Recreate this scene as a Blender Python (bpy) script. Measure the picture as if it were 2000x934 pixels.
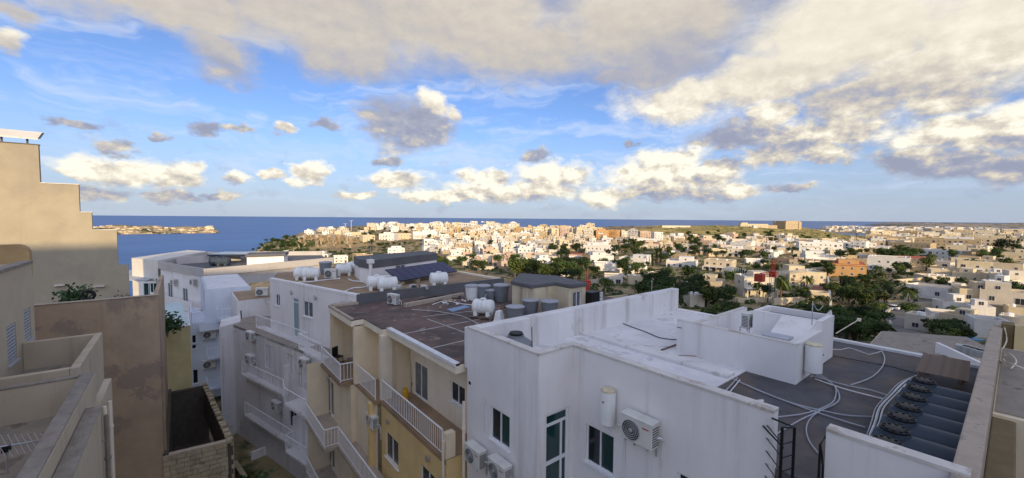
import bpy, math, random
import numpy as np
from mathutils import Vector, Matrix
R = math.radians
rnd = random.Random(7)
for o in list(bpy.data.objects): bpy.data.objects.remove(o)
scene = bpy.context.scene
COL = scene.collection

# ------------------------------------------------------------------ camera
FPX, PITCH, ROLL, YAW = 800.0, R(2.95), R(0.46), R(39.0)   # focal length in pixels of a 2000 px wide picture
CAM = Vector((0, 0, 100.0))
cam_d = bpy.data.cameras.new('camera'); cam = bpy.data.objects.new('camera', cam_d); COL.objects.link(cam)
cam_d.sensor_width = 36; cam_d.lens = 36 * FPX / 2000; cam_d.clip_start = .1; cam_d.clip_end = 120000
F3 = Vector((math.cos(R(51)), math.sin(R(51)), 0)); R3 = Vector((F3.y, -F3.x, 0)); U3 = Vector((0, 0, 1))
fw = F3 * math.cos(PITCH) - U3 * math.sin(PITCH); up = F3 * math.sin(PITCH) + U3 * math.cos(PITCH)
rt = R3 * math.cos(ROLL) + up * math.sin(ROLL); up2 = up * math.cos(ROLL) - R3 * math.sin(ROLL)
M = Matrix((rt, up2, -fw)).transposed().to_4x4(); M.translation = CAM
cam.matrix_world = M
scene.camera = cam
scene.render.resolution_x, scene.render.resolution_y = 1024, 478
scene.view_settings.view_transform = 'Standard'; scene.view_settings.look = 'None'
scene.view_settings.exposure = 1.25; scene.view_settings.gamma = 1.0

def ray(px, py):
    return (fw + rt * ((px - 1000) / FPX) - up2 * ((py - 467) / FPX))
def PZ(px, py, z):
    d = ray(px, py); return CAM + d * ((z - CAM.z) / d.z)
def PD(px, py, depth):
    d = ray(px, py); return CAM + d * depth
def PX(px, py, X):
    d = ray(px, py); return CAM + d * (X / d.x)
def PY(px, py, Y):
    d = ray(px, py); return CAM + d * (Y / d.y)
def project(p):
    v = Vector(p) - CAM; w = v.dot(fw)
    return 1000 + FPX * v.dot(rt) / w, 467 - FPX * v.dot(up2) / w, w

# ------------------------------------------------------------------ sky and sun
SUN_EL, SUN_AZ = R(13), R(180 + 17)          # azimuth clockwise from +Y
SUN_DIR = Vector((math.sin(SUN_AZ) * math.cos(SUN_EL), math.cos(SUN_AZ) * math.cos(SUN_EL), math.sin(SUN_EL)))
world = bpy.data.worlds.new('World'); scene.world = world; world.use_nodes = True
world.cycles.sampling_method = 'MANUAL'; world.cycles.sample_map_resolution = 256
nt = world.node_tree; nt.nodes.clear()
class NT:
    """small helper for node graphs"""
    def __init__(s, nt): s.nt = nt
    def n(s, t, **kw):
        nd = s.nt.nodes.new(t)
        for k, v in kw.items(): setattr(nd, k, v)
        return nd
    def link(s, a, b):
        s.nt.links.new(a, b)
    def put(s, sock, v):
        if hasattr(v, 'is_output'): s.link(v, sock)
        elif v is not None: sock.default_value = v
    def math(s, op, a, b=None, c=None, clamp=False):
        nd = s.n('ShaderNodeMath', operation=op, use_clamp=clamp)
        for i, v in enumerate((a, b, c)): s.put(nd.inputs[i], v)
        return nd.outputs[0]
    def vec(s, op, a, b=None, c=None):
        nd = s.n('ShaderNodeVectorMath', operation=op)
        for i, v in enumerate((a, b, c)):
            if v is not None: s.put(nd.inputs[i], v)
        return nd.outputs['Value'] if op in ('LENGTH', 'DOT_PRODUCT') else nd.outputs[0]
    def noise(s, v, scale, detail=4, rough=.55, dist=0, lac=2.0):
        nd = s.n('ShaderNodeTexNoise')
        if v is not None: s.link(v, nd.inputs['Vector'])
        nd.inputs['Scale'].default_value = scale; nd.inputs['Detail'].default_value = detail
        nd.inputs['Roughness'].default_value = rough; nd.inputs['Distortion'].default_value = dist
        return nd.outputs['Fac'], nd.outputs['Color']
    def ramp(s, fac, stops, interp='LINEAR'):
        nd = s.n('ShaderNodeValToRGB'); cr = nd.color_ramp; cr.interpolation = interp
        while len(cr.elements) < len(stops): cr.elements.new(.5)
        for e, (p, c) in zip(cr.elements, stops):
            e.position = p; e.color = (*c, 1) if len(c) == 3 else c
        s.link(fac, nd.inputs[0]); return nd.outputs[0]
    def mix(s, fac, a, b, blend='MIX'):
        nd = s.n('ShaderNodeMix', data_type='RGBA', blend_type=blend)
        s.put(nd.inputs[0], fac)
        for k, v in ((6, a), (7, b)):
            if isinstance(v, tuple): v = (*v, 1) if len(v) == 3 else v
            s.put(nd.inputs[k], v)
        return nd.outputs[2]
    def mapr(s, v, a, b, c=0., d=1., smooth=False):
        nd = s.n('ShaderNodeMapRange', interpolation_type='SMOOTHSTEP' if smooth else 'LINEAR')
        s.link(v, nd.inputs[0])
        for i, x in enumerate((a, b, c, d)): nd.inputs[i + 1].default_value = x
        return nd.outputs[0]
    def xyz(s, v):
        nd = s.n('ShaderNodeSeparateXYZ'); s.link(v, nd.inputs[0]); return nd.outputs
    def comb(s, x, y, z=0.):
        nd = s.n('ShaderNodeCombineXYZ')
        for i, v in enumerate((x, y, z)): s.put(nd.inputs[i], v)
        return nd.outputs[0]

SKY_STRENGTH = 0.075
def build_sky():
    g = NT(nt)
    sky = g.n('ShaderNodeTexSky', sky_type='NISHITA', sun_disc=False, sun_elevation=R(24), sun_rotation=SUN_AZ,
              altitude=100, air_density=1.0, dust_density=0.35, ozone_density=2.2)
    tc = g.n('ShaderNodeTexCoord').outputs['Generated']
    dirv = g.vec('NORMALIZE', tc)
    x, y, z = g.xyz(dirv)
    az = g.math('ARCTAN2', x, y)              # radians clockwise from +Y
    el = g.math('ARCSINE', z)
    p = g.comb(az, el, 0.)
    # billowing edges: the cloud coordinates are pushed about by noise in the direction of view
    sv = g.vec('MULTIPLY', dirv, (1, 1, 1.7))
    n1f, n1c = g.noise(sv, 5.5, 3, .58)
    n2f, n2c = g.noise(sv, 20, 3, .65)
    w1 = g.vec('MULTIPLY', g.vec('SUBTRACT', n1c, (.5, .5, .5)), (.17, .10, 0))
    w2 = g.vec('MULTIPLY', g.vec('SUBTRACT', n2c, (.5, .5, .5)), (.060, .045, 0))
    w1 = g.vec('MULTIPLY', w1, g.comb(1., g.mapr(el, .0, .22, .22, 1), 0.))
    pw = g.vec('ADD', g.vec('ADD', p, w1), w2)
    # cumulus: picture direction of centre, half width and half height, brightness, top-to-bottom contrast, softness
    C = [(330,10,330,75,.56,.02),(640,25,330,105,.55,.05),(900,40,280,125,.60,.06),(430,105,90,60,.46,.12),(690,105,150,62,.50,.12),(1010,100,190,82,.55,.1),
         (1250,50,260,135,.60,.1),(1290,120,130,60,.36,.1),(1200,150,70,30,.35,.1),(1650,60,300,145,.82,.05),(1900,80,240,150,.84,.05),(1350,190,180,50,.85,.05),(1480,165,180,70,.75,.1),
         (1700,190,210,55,.52,.2),(1560,120,120,60,.84,.1),(1770,150,180,80,.72,.1),(1860,190,120,40,.6,.2),
         (1900,255,200,50,.90,.3),(1880,320,190,38,.30,.25),(1760,312,80,28,.32,.2),(1960,330,110,35,.42,.2),(1930,268,60,14,.35,.1),
         (1620,262,180,40,.66,.3),(1440,268,105,30,.28,.1),(1540,285,70,26,.32,.2),(1500,230,50,30,.85,.2),(1500,310,70,22,.68,.1),
         (1310,318,95,46,.98,.3),(1270,345,110,38,.96,.3),(1370,345,90,32,.86,.4),(1420,320,40,22,.36,.1),(1290,378,150,18,.5,.3),(1420,372,60,18,.8,.3),
         (1080,345,85,38,.9,.4),(1060,303,40,17,.36,.1),(1000,375,170,22,.86,.4),(1170,385,60,26,.95,.2),(880,382,130,14,.92,.3),
         (800,242,100,66,.31,-.05),(752,250,46,36,.31,.0),(842,196,30,32,1.0,.1),(870,215,22,22,.92,.1),(765,308,42,15,.40,.3),(780,350,85,22,.84,.4),(945,345,45,20,.9,.4),
         (225,335,155,34,.95,.35),(120,335,50,24,.94,.3),(330,345,60,28,.8,.4),(180,285,62,16,.55,.1),(385,253,40,21,.25,.05),(450,254,46,11,.6,.1),
         (545,246,32,14,.62,.1),(628,246,40,15,.28,.05),(125,236,46,15,.28,.05),(290,271,24,10,.34,.0),(610,334,30,28,.96,.3),(595,358,22,15,.9,.3),(550,342,32,17,.82,.4),(470,352,45,14,.85,.5),
         (1615,298,62,24,.72,.2),(1520,372,45,11,.40,.1),(1540,372,36,14,.5,.2),(35,85,62,38,.68,.2),(30,10,80,30,.5,.1),(430,382,50,11,.40,.1),(1230,276,14,9,.3,0),
         (150,378,110,16,.40,0),(330,385,90,12,.42,0),(690,380,60,10,.75,.2)]
    wsum = csum = dmax = None
    for (cx, cy, rx, ry, b, gr) in C:
        d0 = ray(cx, cy).normalized(); a0, e0 = math.atan2(d0.x, d0.y), math.asin(d0.z)
        d1 = ray(cx + rx, cy).normalized(); d2 = ray(cx - rx, cy).normalized()
        ra = abs(math.atan2(d1.x, d1.y) - math.atan2(d2.x, d2.y)) / 2
        e1 = math.asin(ray(cx, cy - ry).normalized().z); e2 = math.asin(ray(cx, cy + ry).normalized().z); re = (e1 - e2) / 2
        q = g.vec('MULTIPLY_ADD', pw, (1 / ra, 1 / re, 0), (-a0 / ra, -e0 / re, 0))
        m = g.math('SUBTRACT', 1.22, g.vec('LENGTH', q), clamp=True)
        m2 = g.math('MULTIPLY', m, m)
        qy = g.vec('DOT_PRODUCT', q, (0, 1, 0))
        c = g.math('MULTIPLY_ADD', qy, gr, b)
        cm = g.math('MULTIPLY', c, m2)
        if wsum is None: wsum, csum, dmax = m2, cm, m
        else:
            wsum = g.math('ADD', wsum, m2); csum = g.math('ADD', csum, cm); dmax = g.math('SMOOTH_MAX', dmax, m, .12)
    t = g.math('DIVIDE', csum, g.math('ADD', wsum, 1e-4))
    # clouds over the rest of the sky, of the same kind
    cov = g.noise(g.vec('MULTIPLY', dirv, (1, 1, 2.4)), 2.6, 3, .55)[0]
    azc = math.atan2(fw.x, fw.y)
    off = g.math('ABSOLUTE', g.math('SUBTRACT', az, azc))
    outside = g.math('MAXIMUM', g.mapr(off, 1.0, 1.3, 0, 1, True), g.mapr(el, .50, .75, 0, 1, True))
    gen = g.math('MULTIPLY', g.mapr(cov, .42, .64, 0, 1), g.math('MULTIPLY', outside, g.mapr(el, 0, .12, 0, 1)))
    t = g.math('ADD', t, g.math('MULTIPLY', gen, .62))
    dens = g.math('MAXIMUM', dmax, gen)
    det = g.noise(sv, 19, 5, .62)[0]
    far = g.mapr(el, .12, .34, 1, 0, True)          # low clouds are far away: crisper and finer billows
    dd = g.math('ADD', dens, g.math('MULTIPLY', g.math('SUBTRACT', det, .5), g.math('MULTIPLY_ADD', far, .62, .30)))
    soft = g.math('MULTIPLY_ADD', far, -.10, .58)
    alpha = g.math('SMOOTH_MIN', g.math('DIVIDE', g.math('SUBTRACT', dd, .15), soft, clamp=True), 1.0, .1)
    # light on the billows: compare the noise with itself a step towards the sun
    nb = g.noise(g.vec('ADD', sv, (.008, -.012, .022)), 19, 5, .62)[0]
    bill = g.math('MULTIPLY', g.math('SUBTRACT', det, nb), g.math('MULTIPLY_ADD', far, 1.7, .22))
    broad = g.math('MULTIPLY', g.math('SUBTRACT', n1f, .5), .22)
    t2 = g.math('ADD', g.math('ADD', t, bill), broad)
    K = 10
    ccol = g.ramp(t2, [(.12, (.27, .29, .38)), (.36, (.34, .35, .42)), (.55, (.51, .465, .41)), (.75, (.67, .61, .50)), (1.0, (.90, .84, .70))])
    ccol = g.vec('MULTIPLY', ccol, (K * .70, K * .70, K * .70))
    # thin high streaks
    rot = g.vec('ADD', g.vec('MULTIPLY', p, (3.0, 17, 1)), g.vec('MULTIPLY', n1c, (1.6, 1.6, 0)))
    cz = g.noise(rot, 1.3, 4, .62)[0]
    cirr = g.math('MULTIPLY', g.mapr(cz, .44, .72, 0, .62, True), g.mapr(el, .02, .10, .35, 1))
    low = g.mapr(el, .0, .24, 1, 0, True)
    skyc = g.mix(1, sky.outputs[0], (.58, .66, .88), 'MULTIPLY')
    # pale air near the sea horizon
    skyc = g.mix(g.math('MULTIPLY', low, .8), skyc, (.24 * K, .285 * K, .37 * K))
    skyc = g.mix(cirr, skyc, (.38 * K, .44 * K, .56 * K))
    fin = g.mix(g.math('MULTIPLY', alpha, .97), skyc, ccol)
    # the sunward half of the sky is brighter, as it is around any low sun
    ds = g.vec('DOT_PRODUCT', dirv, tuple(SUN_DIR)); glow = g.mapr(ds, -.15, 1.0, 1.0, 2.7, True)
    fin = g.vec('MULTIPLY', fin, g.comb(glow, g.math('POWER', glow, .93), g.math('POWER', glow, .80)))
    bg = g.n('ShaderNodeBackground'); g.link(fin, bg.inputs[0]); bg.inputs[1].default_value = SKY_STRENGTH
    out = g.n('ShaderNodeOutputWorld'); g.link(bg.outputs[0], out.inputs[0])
build_sky()
sun_d = bpy.data.lights.new('sun', 'SUN'); sun = bpy.data.objects.new('sun', sun_d); COL.objects.link(sun)
sun_d.energy = 2.0; sun_d.angle = R(.5); sun_d.color = (1, .76, .44)
sun.rotation_euler = SUN_DIR.to_track_quat('Z', 'Y').to_euler(); sun.location = (0, -60, 160)

# ------------------------------------------------------------------ mesh helpers
class MB:
    """collects shapes and links them as ONE mesh object"""
    def __init__(s): s.v = []; s.f = []; s.m = []; s.cur = 0
    def poly(s, pts):
        i = len(s.v); s.v += [tuple(p) for p in pts]; s.f.append(tuple(range(i, i + len(pts)))); s.m.append(s.cur)
    def box(s, a, b):
        (x0, y0, z0), (x1, y1, z1) = a, b; i = len(s.v)
        s.v += [(x0,y0,z0),(x1,y0,z0),(x1,y1,z0),(x0,y1,z0),(x0,y0,z1),(x1,y0,z1),(x1,y1,z1),(x0,y1,z1)]
        for q in ((0,3,2,1),(4,5,6,7),(0,1,5,4),(1,2,6,5),(2,3,7,6),(3,0,4,7)):
            s.f.append(tuple(i + k for k in q)); s.m.append(s.cur)
        return s
    def prism(s, poly, z0, z1, top=True, bottom=False):
        n = len(poly); i = len(s.v)
        zz0 = z0 if hasattr(z0, '__len__') else [z0] * n; zz1 = z1 if hasattr(z1, '__len__') else [z1] * n
        s.v += [(p[0], p[1], a) for p, a in zip(poly, zz0)] + [(p[0], p[1], a) for p, a in zip(poly, zz1)]
        for k in range(n):
            s.f.append((i + k, i + (k + 1) % n, i + n + (k + 1) % n, i + n + k)); s.m.append(s.cur)
        if top: s.f.append(tuple(i + n + k for k in range(n))); s.m.append(s.cur)
        if bottom: s.f.append(tuple(i + k for k in reversed(range(n)))); s.m.append(s.cur)
        return s
    def obox(s, A, B, n, w0, w1, z0, z1):
        """box along the line A-B, from w0 to w1 along the outward normal n"""
        A = Vector((A[0], A[1])); B = Vector((B[0], B[1])); n = Vector((n[0], n[1]))
        return s.prism([A + n * w0, B + n * w0, B + n * w1, A + n * w1], z0, z1, True, True)
    def lathe(s, prof, n=16, c=(0, 0, 0), axis='z', cap=True):
        i = len(s.v)
        for (r, h) in prof:
            for k in range(n):
                a = 2 * math.pi * k / n; x, y = r * math.cos(a), r * math.sin(a)
                p = {'z': (x, y, h), 'x': (h, x, y), 'y': (x, h, y)}[axis]
                s.v.append((c[0] + p[0], c[1] + p[1], c[2] + p[2]))
        for j in range(len(prof) - 1):
            for k in range(n):
                s.f.append((i + j*n + k, i + j*n + (k+1) % n, i + (j+1)*n + (k+1) % n, i + (j+1)*n + k)); s.m.append(s.cur)
        if cap:
            s.f.append(tuple(i + k for k in reversed(range(n)))); s.m.append(s.cur)
            j = len(prof) - 1; s.f.append(tuple(i + j*n + k for k in range(n))); s.m.append(s.cur)
        return s
    def tube(s, pts, r, n=6):
        pts = [Vector(p) for p in pts]; i = len(s.v); L = len(pts)
        for k, p in enumerate(pts):
            t = (pts[min(k + 1, L - 1)] - pts[max(k - 1, 0)]).normalized()
            a = t.orthogonal().normalized() if abs(t.z) > .95 else t.cross(Vector((0, 0, 1))).normalized(); b = t.cross(a)
            rr = r[k] if hasattr(r, '__len__') else r
            for q in range(n):
                w = 2 * math.pi * q / n; s.v.append(tuple(p + a * (rr * math.cos(w)) + b * (rr * math.sin(w))))
        for k in range(L - 1):
            for q in range(n):
                s.f.append((i + k*n + q, i + k*n + (q+1) % n, i + (k+1)*n + (q+1) % n, i + (k+1)*n + q)); s.m.append(s.cur)
        s.f.append(tuple(i + q for q in range(n))); s.m.append(s.cur)
        s.f.append(tuple(i + (L-1)*n + q for q in reversed(range(n)))); s.m.append(s.cur)
        return s
    def mesh(s, name, mats, smooth=False):
        me = bpy.data.meshes.new(name); me.from_pydata(s.v, [], s.f)
        for m in (mats if isinstance(mats, (list, tuple)) else [mats]): me.materials.append(m)
        if any(s.m): me.polygons.foreach_set('material_index', s.m)
        if smooth: me.shade_smooth(); me.set_sharp_from_angle(angle=R(38))
        me.update(); return me
    def build(s, name, mats, parent=None, smooth=False, bevel=0):
        o = link(name, s.mesh(name, mats, smooth), parent)
        if bevel:
            b = o.modifiers.new('bevel', 'BEVEL'); b.width = bevel; b.segments = 2; b.limit_method = 'ANGLE'; b.angle_limit = R(50)
        return o
def ins(poly, d=.03):
    c = sum((V2(p) for p in poly), Vector((0, 0))) / len(poly)
    return [V2(p) - (V2(p) - c).normalized() * d for p in poly]
def link(name, data, parent=None, loc=None, rz=0):
    o = bpy.data.objects.new(name, data); COL.objects.link(o)
    if parent is not None: o.parent = parent
    if loc is not None: o.location = loc
    if rz: o.rotation_euler.z = rz
    return o
def V2(p): return Vector((p[0], p[1]))
def tag(o, label, cat, group=None, kind=None):
    if label: o['label'] = label
    if cat: o['category'] = cat
    if group: o['group'] = group
    if kind: o['kind'] = kind
    return o
def thing(name, label, cat, loc=(0, 0, 0), rz=0, group=None):
    return tag(link(name, None, None, loc, rz), label, cat, group)
def copy_tree(o, parent=None):
    c = o.copy(); COL.objects.link(c); c.parent = parent
    for ch in o.children: copy_tree(ch, c)
    return c
def spline(pts, k=6):
    """smooth curve through points"""
    pts = [Vector(p) for p in pts]; out = []
    for i in range(len(pts) - 1):
        p0, p1, p2, p3 = pts[max(i-1, 0)], pts[i], pts[i+1], pts[min(i+2, len(pts)-1)]
        for j in range(k):
            t = j / k
            out.append(.5 * ((2*p1) + (p2-p0)*t + (2*p0-5*p1+4*p2-p3)*t*t + (3*p1-p0-3*p2+p3)*t**3))
    return out + [pts[-1]]
ORD = ['first','second','third','fourth','fifth','sixth','seventh','eighth','ninth','tenth','eleventh','twelfth','thirteenth','fourteenth','fifteenth','sixteenth','seventeenth','eighteenth','nineteenth','twentieth']
def ordinal(i):
    if i < 20: return ORD[i]
    t, u = divmod(i + 1, 10); tens = ['', '', 'twenty', 'thirty', 'forty', 'fifty', 'sixty', 'seventy', 'eighty', 'ninety'][t]
    return tens + '-' + ORD[u - 1] if u else tens[:-1] + 'ieth'

# ------------------------------------------------------------------ materials
MATS = {}
def mat(name, col, rough=.8, var=.12, scale=1.5, streak=0., spots=None, bump=.0, bscale=20, metal=0., spec=.3, emis=None, col2=None, mixscale=.6, mixlo=.45, mixhi=.6, coord='Object'):
    """procedural paint, stone, metal or plastic: base colour with mottling, run-off streaks, a second patchy colour and fine relief"""
    if name in MATS: return MATS[name]
    m = bpy.data.materials.new(name); m.use_nodes = True; MATS[name] = m
    t = m.node_tree; g = NT(t); b = t.nodes['Principled BSDF']
    pos = g.n('ShaderNodeTexCoord').outputs['Object'] if coord == 'Object' else g.n('ShaderNodeNewGeometry').outputs['Position']
    c = None; base = (*col, 1)
    if col2:
        f = g.noise(pos, mixscale, 6, .62, .4)[0]; f = g.mapr(f, mixlo, mixhi, 0, 1, True)
        c = g.mix(f, base, (*col2, 1))
    if var:
        f = g.noise(pos, scale, 5, .6)[0]
        k = g.mapr(f, .3, .7, 1 - var, 1 + var)
        kk = g.comb(k, k, k); c = g.mix(1, c if c is not None else base, kk, 'MULTIPLY')
    if streak:
        f = g.noise(g.vec('MULTIPLY', pos, (1.5, 1.5, .09)), 1.0, 7, .68)[0]
        f = g.mapr(f, .50, .74, 0, streak, True)
        c = g.mix(f, c if c is not None else base, (col[0] * .33, col[1] * .29, col[2] * .24, 1))
    if spots:
        f = g.noise(pos, spots[0], 5, .7)[0]; f = g.mapr(f, spots[1], spots[1] + .06, 0, spots[3] if len(spots) > 3 else 1, True)
        c = g.mix(f, c if c is not None else base, (*spots[2], 1))
    if c is None: b.inputs['Base Color'].default_value = base
    else: g.link(c, b.inputs['Base Color'])
    b.inputs['Roughness'].default_value = rough; b.inputs['Metallic'].default_value = metal
    b.inputs['Specular IOR Level'].default_value = spec
    if bump:
        f = g.noise(pos, bscale, 6, .65)[0]
        bn = g.n('ShaderNodeBump'); bn.inputs['Strength'].default_value = bump; bn.inputs['Distance'].default_value = .03
        g.link(f, bn.inputs['Height']); g.link(bn.outputs[0], b.inputs['Normal'])
    return m
# near paints and surfaces
m_white = mat('white_paint', (.78, .75, .735), .75, .07, .5, .30, bump=.12, bscale=9)
m_white2 = mat('white_paint_worn', (.72, .695, .68), .8, .09, .5, .50, spots=(.7, .60, (.50, .46, .40), .75), bump=.15, bscale=8)
m_whiteroof = mat('white_roof_membrane', (.68, .665, .67), .6, .12, .9, 0, spots=(.9, .56, (.40, .38, .38), .55), bump=.25, bscale=6, col2=(.75, .73, .735), mixscale=.35)
m_coping = mat('stained_coping', (.62, .58, .53), .8, .12, 1.4, 0, spots=(1.8, .56, (.40, .33, .27), .7), bump=.2)
m_blackroof = mat('black_roof_felt', (.085, .085, .092), .75, .22, 1.2, 0, spots=(2.6, .66, (.16, .15, .145), .7), bump=.3, bscale=12, col2=(.13, .105, .09), mixscale=.35)
m_cream = mat('cream_render', (.78, .66, .47), .85, .08, .8, .22, bump=.12, bscale=10)
m_cream2 = mat('pale_cream_render', (.80, .71, .56), .85, .08, .8, .25, bump=.12, bscale=10)
m_yellow = mat('ochre_render', (.74, .54, .25), .85, .10, .8, .15, bump=.12, bscale=10)
m_brownroof = mat('brown_rubber_roof', (.155, .105, .088), .85, .25, 1.0, 0, spots=(1.3, .58, (.29, .235, .19), .8), bump=.35, bscale=14, col2=(.09, .07, .063), mixscale=.5)
m_brownroof2 = mat('ochre_brown_roof', (.33, .225, .135), .85, .16, .8, 0, spots=(1.1, .63, (.33, .26, .19), .6), bump=.3, bscale=10, col2=(.25, .175, .11), mixscale=.4)
m_greyfelt = mat('slate_grey_felt', (.12, .12, .126), .8, .12, 1.2, .0, bump=.25, bscale=16)
m_beige = mat('beige_render', (.365, .32, .235), .85, .08, .9, .12, bump=.15, bscale=8, col2=(.33, .29, .22), mixscale=.3)
m_tan = mat('peeling_tan_render', (.40, .295, .20), .88, .12, 1.2, .25, bump=.25, bscale=8, spots=(.42, .53, (.255, .205, .16), .8))
m_olive = mat('olive_yellow_render', (.50, .42, .22), .88, .12, 1.0, .2, bump=.2, bscale=8)
m_stone = mat('old_limestone', (.40, .33, .22), .9, .25, 1.5, .15, bump=.5, bscale=10, spots=(2.0, .58, (.20, .17, .12), .8))
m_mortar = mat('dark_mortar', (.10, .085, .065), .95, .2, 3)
m_concrete = mat('lichen_concrete', (.27, .235, .195), .9, .2, 3, 0, spots=(5, .56, (.19, .16, .135), .7), bump=.5, bscale=14)
m_concfloor = mat('weathered_concrete_floor', (.30, .26, .215), .9, .2, 1.2, 0, spots=(1.2, .56, (.15, .12, .10), .8), bump=.35, bscale=9)
m_rail = mat('white_railing_paint', (.78, .78, .79), .5, .04, 4)
m_frame = mat('white_aluminium', (.76, .77, .78), .45, .03, 4)
m_glass = mat('green_window_glass', (.012, .045, .045), .08, .25, .8, spec=.6)
m_glassd = mat('dark_window_glass', (.018, .022, .026), .08, .3, .8, spec=.6)
m_curtain = mat('curtained_glass', (.14, .16, .17), .2, .3, 2.5, spec=.5)
m_door = mat('aqua_grey_door', (.26, .36, .38), .5, .08, 2)
m_shutter = mat('grey_louvre', (.42, .44, .48), .6, .06, 4)
m_ac = mat('ac_casing', (.66, .65, .61), .5, .06, 3, .2)
m_acd = mat('ac_dark_coil', (.05, .05, .05), .6, .2, 8)
m_acg = mat('ac_grille', (.40, .40, .39), .5, .05, 8)
m_tankw = mat('white_polyethylene', (.76, .76, .74), .45, .06, 2, .10)
m_tankg = mat('grey_polyethylene', (.20, .215, .235), .5, .10, 2, .12)
m_tankgl = mat('grey_tank_lid', (.36, .37, .40), .6, .12, 2)
m_tankd = mat('slate_blue_tank', (.045, .062, .085), .5, .18, 1.5, .15, spots=(1.8, .62, (.14, .15, .17), .5))
m_black = mat('black_plastic', (.012, .012, .013), .5, .2, 6)
m_blackmetal = mat('black_painted_steel', (.014, .014, .016), .45, .2, 6, metal=.2)
m_pipe = mat('pale_grey_conduit', (.40, .41, .44), .5, .08, 3)
m_pipe2 = mat('white_pvc_pipe', (.70, .70, .70), .5, .08, 3)
m_cable = mat('black_cable', (.02, .02, .022), .6, .1, 4)
m_heater = mat('enamel_heater', (.76, .76, .74), .35, .04, 3, .12)
m_heatertop = mat('yellowed_enamel', (.62, .55, .38), .5, .15, 6, 0, spots=(9, .58, (.30, .2, .1), .8))
m_wood = mat('grey_weathered_wood', (.17, .125, .095), .85, .3, 6, bump=.3)
m_yellowgas = mat('yellow_gas_bottle', (.62, .34, .02), .4, .08, 3)
m_pv = mat('violet_solar_glass', (.045, .030, .055), .18, .25, 1.0, spec=.6)
m_pvd = mat('dark_solar_glass', (.025, .03, .045), .15, .2, 1.0, spec=.6)
m_alu = mat('bare_aluminium', (.55, .55, .56), .4, .05, 3, metal=.7)
m_rust = mat('rusty_metal', (.22, .11, .055), .8, .3, 5)
m_red = mat('red_steel', (.42, .05, .03), .5, .15, 2)
m_plant = mat('dark_leaf', (.035, .075, .025), .6, .45, 3)
m_bark = mat('bark', (.14, .10, .07), .9, .3, 3)
m_tile = mat('blue_roof_sheet', (.20, .30, .44), .5, .15, 1.5)

m_yard = mat('dark_yard_ground', (.09, .08, .065), .95, .3, .6, bump=.3)
m_joint = mat('pale_roof_joint', (.46, .44, .42), .8, .2, 3)

# ------------------------------------------------------------------ land, sea, island, far coast
TD = [40, 70, 100, 150, 220, 350, 470, 505, 650, 800, 1000, 1400, 2200]
TC = [(-900, (82, 80, 74, 60, 40, 10, -8, -12, -20, -20, -20, -20, -20)), (200, (82, 80, 72, 58, 38, 5, -10, -14, -20, -20, -20, -20, -20)),
      (400, (82, 80, 74, 64, 50, 28, 12, 8, -8, -15, -20, -20, -20)), (485, (82, 80, 75, 68, 60, 50, 47, 48, 40, 20, -5, -15, -20)),
      (530, (82, 80, 76, 71, 64, 57, 55, 62, 60, 45, 20, -10, -20)),
      (565, (82, 80, 76, 72, 66, 60, 60, 71, 67, 58, 35, 0, -20)), (600, (82, 80, 76, 72, 67, 61, 61, 77, 76, 70, 50, 10, -20)),
      (660, (82, 80, 76, 72, 67, 62, 62, 76, 80, 79, 70, 30, -20)), (705, (82, 80, 76, 72, 68, 63, 65, 72, 79, 81, 76, 40, -20)),
      (800, (82, 80, 76, 73, 69, 65, 68, 71, 79, 84, 80, 50, -20)), (900, (82, 80, 76, 73, 70, 66.5, 69.5, 71, 79, 83.5, 80, 50, -20)),
      (1000, (82, 79, 75, 72, 70, 69, 71, 72, 77, 79.5, 77, 50, -20)), (1150, (82, 79, 74, 72, 71, 70.5, 72, 73, 76, 80, 79, 55, -20)),
      (1300, (82, 79, 74, 72, 71, 70, 71.5, 72, 76, 84.5, 84, 60, -20)), (1450, (82, 78, 74, 72, 71, 70.5, 72, 73, 77, 84.5, 86, 62, -20)),
      (1560, (82, 78, 73.5, 72, 71, 71, 72, 72.5, 75.5, 80, 81, 50, -20)), (1690, (82, 78, 73.5, 72, 72, 72.5, 72, 72, 72, 70, 58, 22, -20)),
      (1850, (82, 78, 74, 73, 72.5, 74, 74, 74, 72.5, 70, 66, 40, -12)), (2000, (82, 78, 74.5, 74, 75, 76, 76, 76, 75, 73, 69, 48, 5)),
      (2900, (82, 80, 78, 78, 79, 80, 80, 80, 80, 80, 76, 70, 60))]
_tc = np.array([math.atan((c - 1000) / FPX) for c, _ in TC]); _tz = np.array([z for _, z in TC], float); _ld = np.log(np.array(TD, float))
def height(x, y):
    x = np.asarray(x, float); y = np.asarray(y, float)
    d = x * F3.x + y * F3.y; l = x * R3.x + y * R3.y; r = np.hypot(x, y)
    th = np.arctan2(l, d); de = np.maximum(r * np.maximum(np.cos(th), .5), 40.)
    th = np.clip(th, _tc[0], _tc[-1]); ld = np.clip(np.log(de), _ld[0], _ld[-1])
    i = np.clip(np.searchsorted(_tc, th) - 1, 0, len(_tc) - 2); j = np.clip(np.searchsorted(_ld, ld) - 1, 0, len(_ld) - 2)
    a = (th - _tc[i]) / (_tc[i+1] - _tc[i]); b = (ld - _ld[j]) / (_ld[j+1] - _ld[j]); a = a * a * (3 - 2 * a)
    z = (_tz[i, j] * (1-a) + _tz[i+1, j] * a) * (1-b) + (_tz[i, j+1] * (1-a) + _tz[i+1, j+1] * a) * b
    k = np.clip((r - 120) / 200, 0, 1)
    return z + k * (1.1 * np.sin(x * .043 + 1.3) * np.cos(y * .037) + .8 * np.sin(x * .11 + y * .09))
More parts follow.
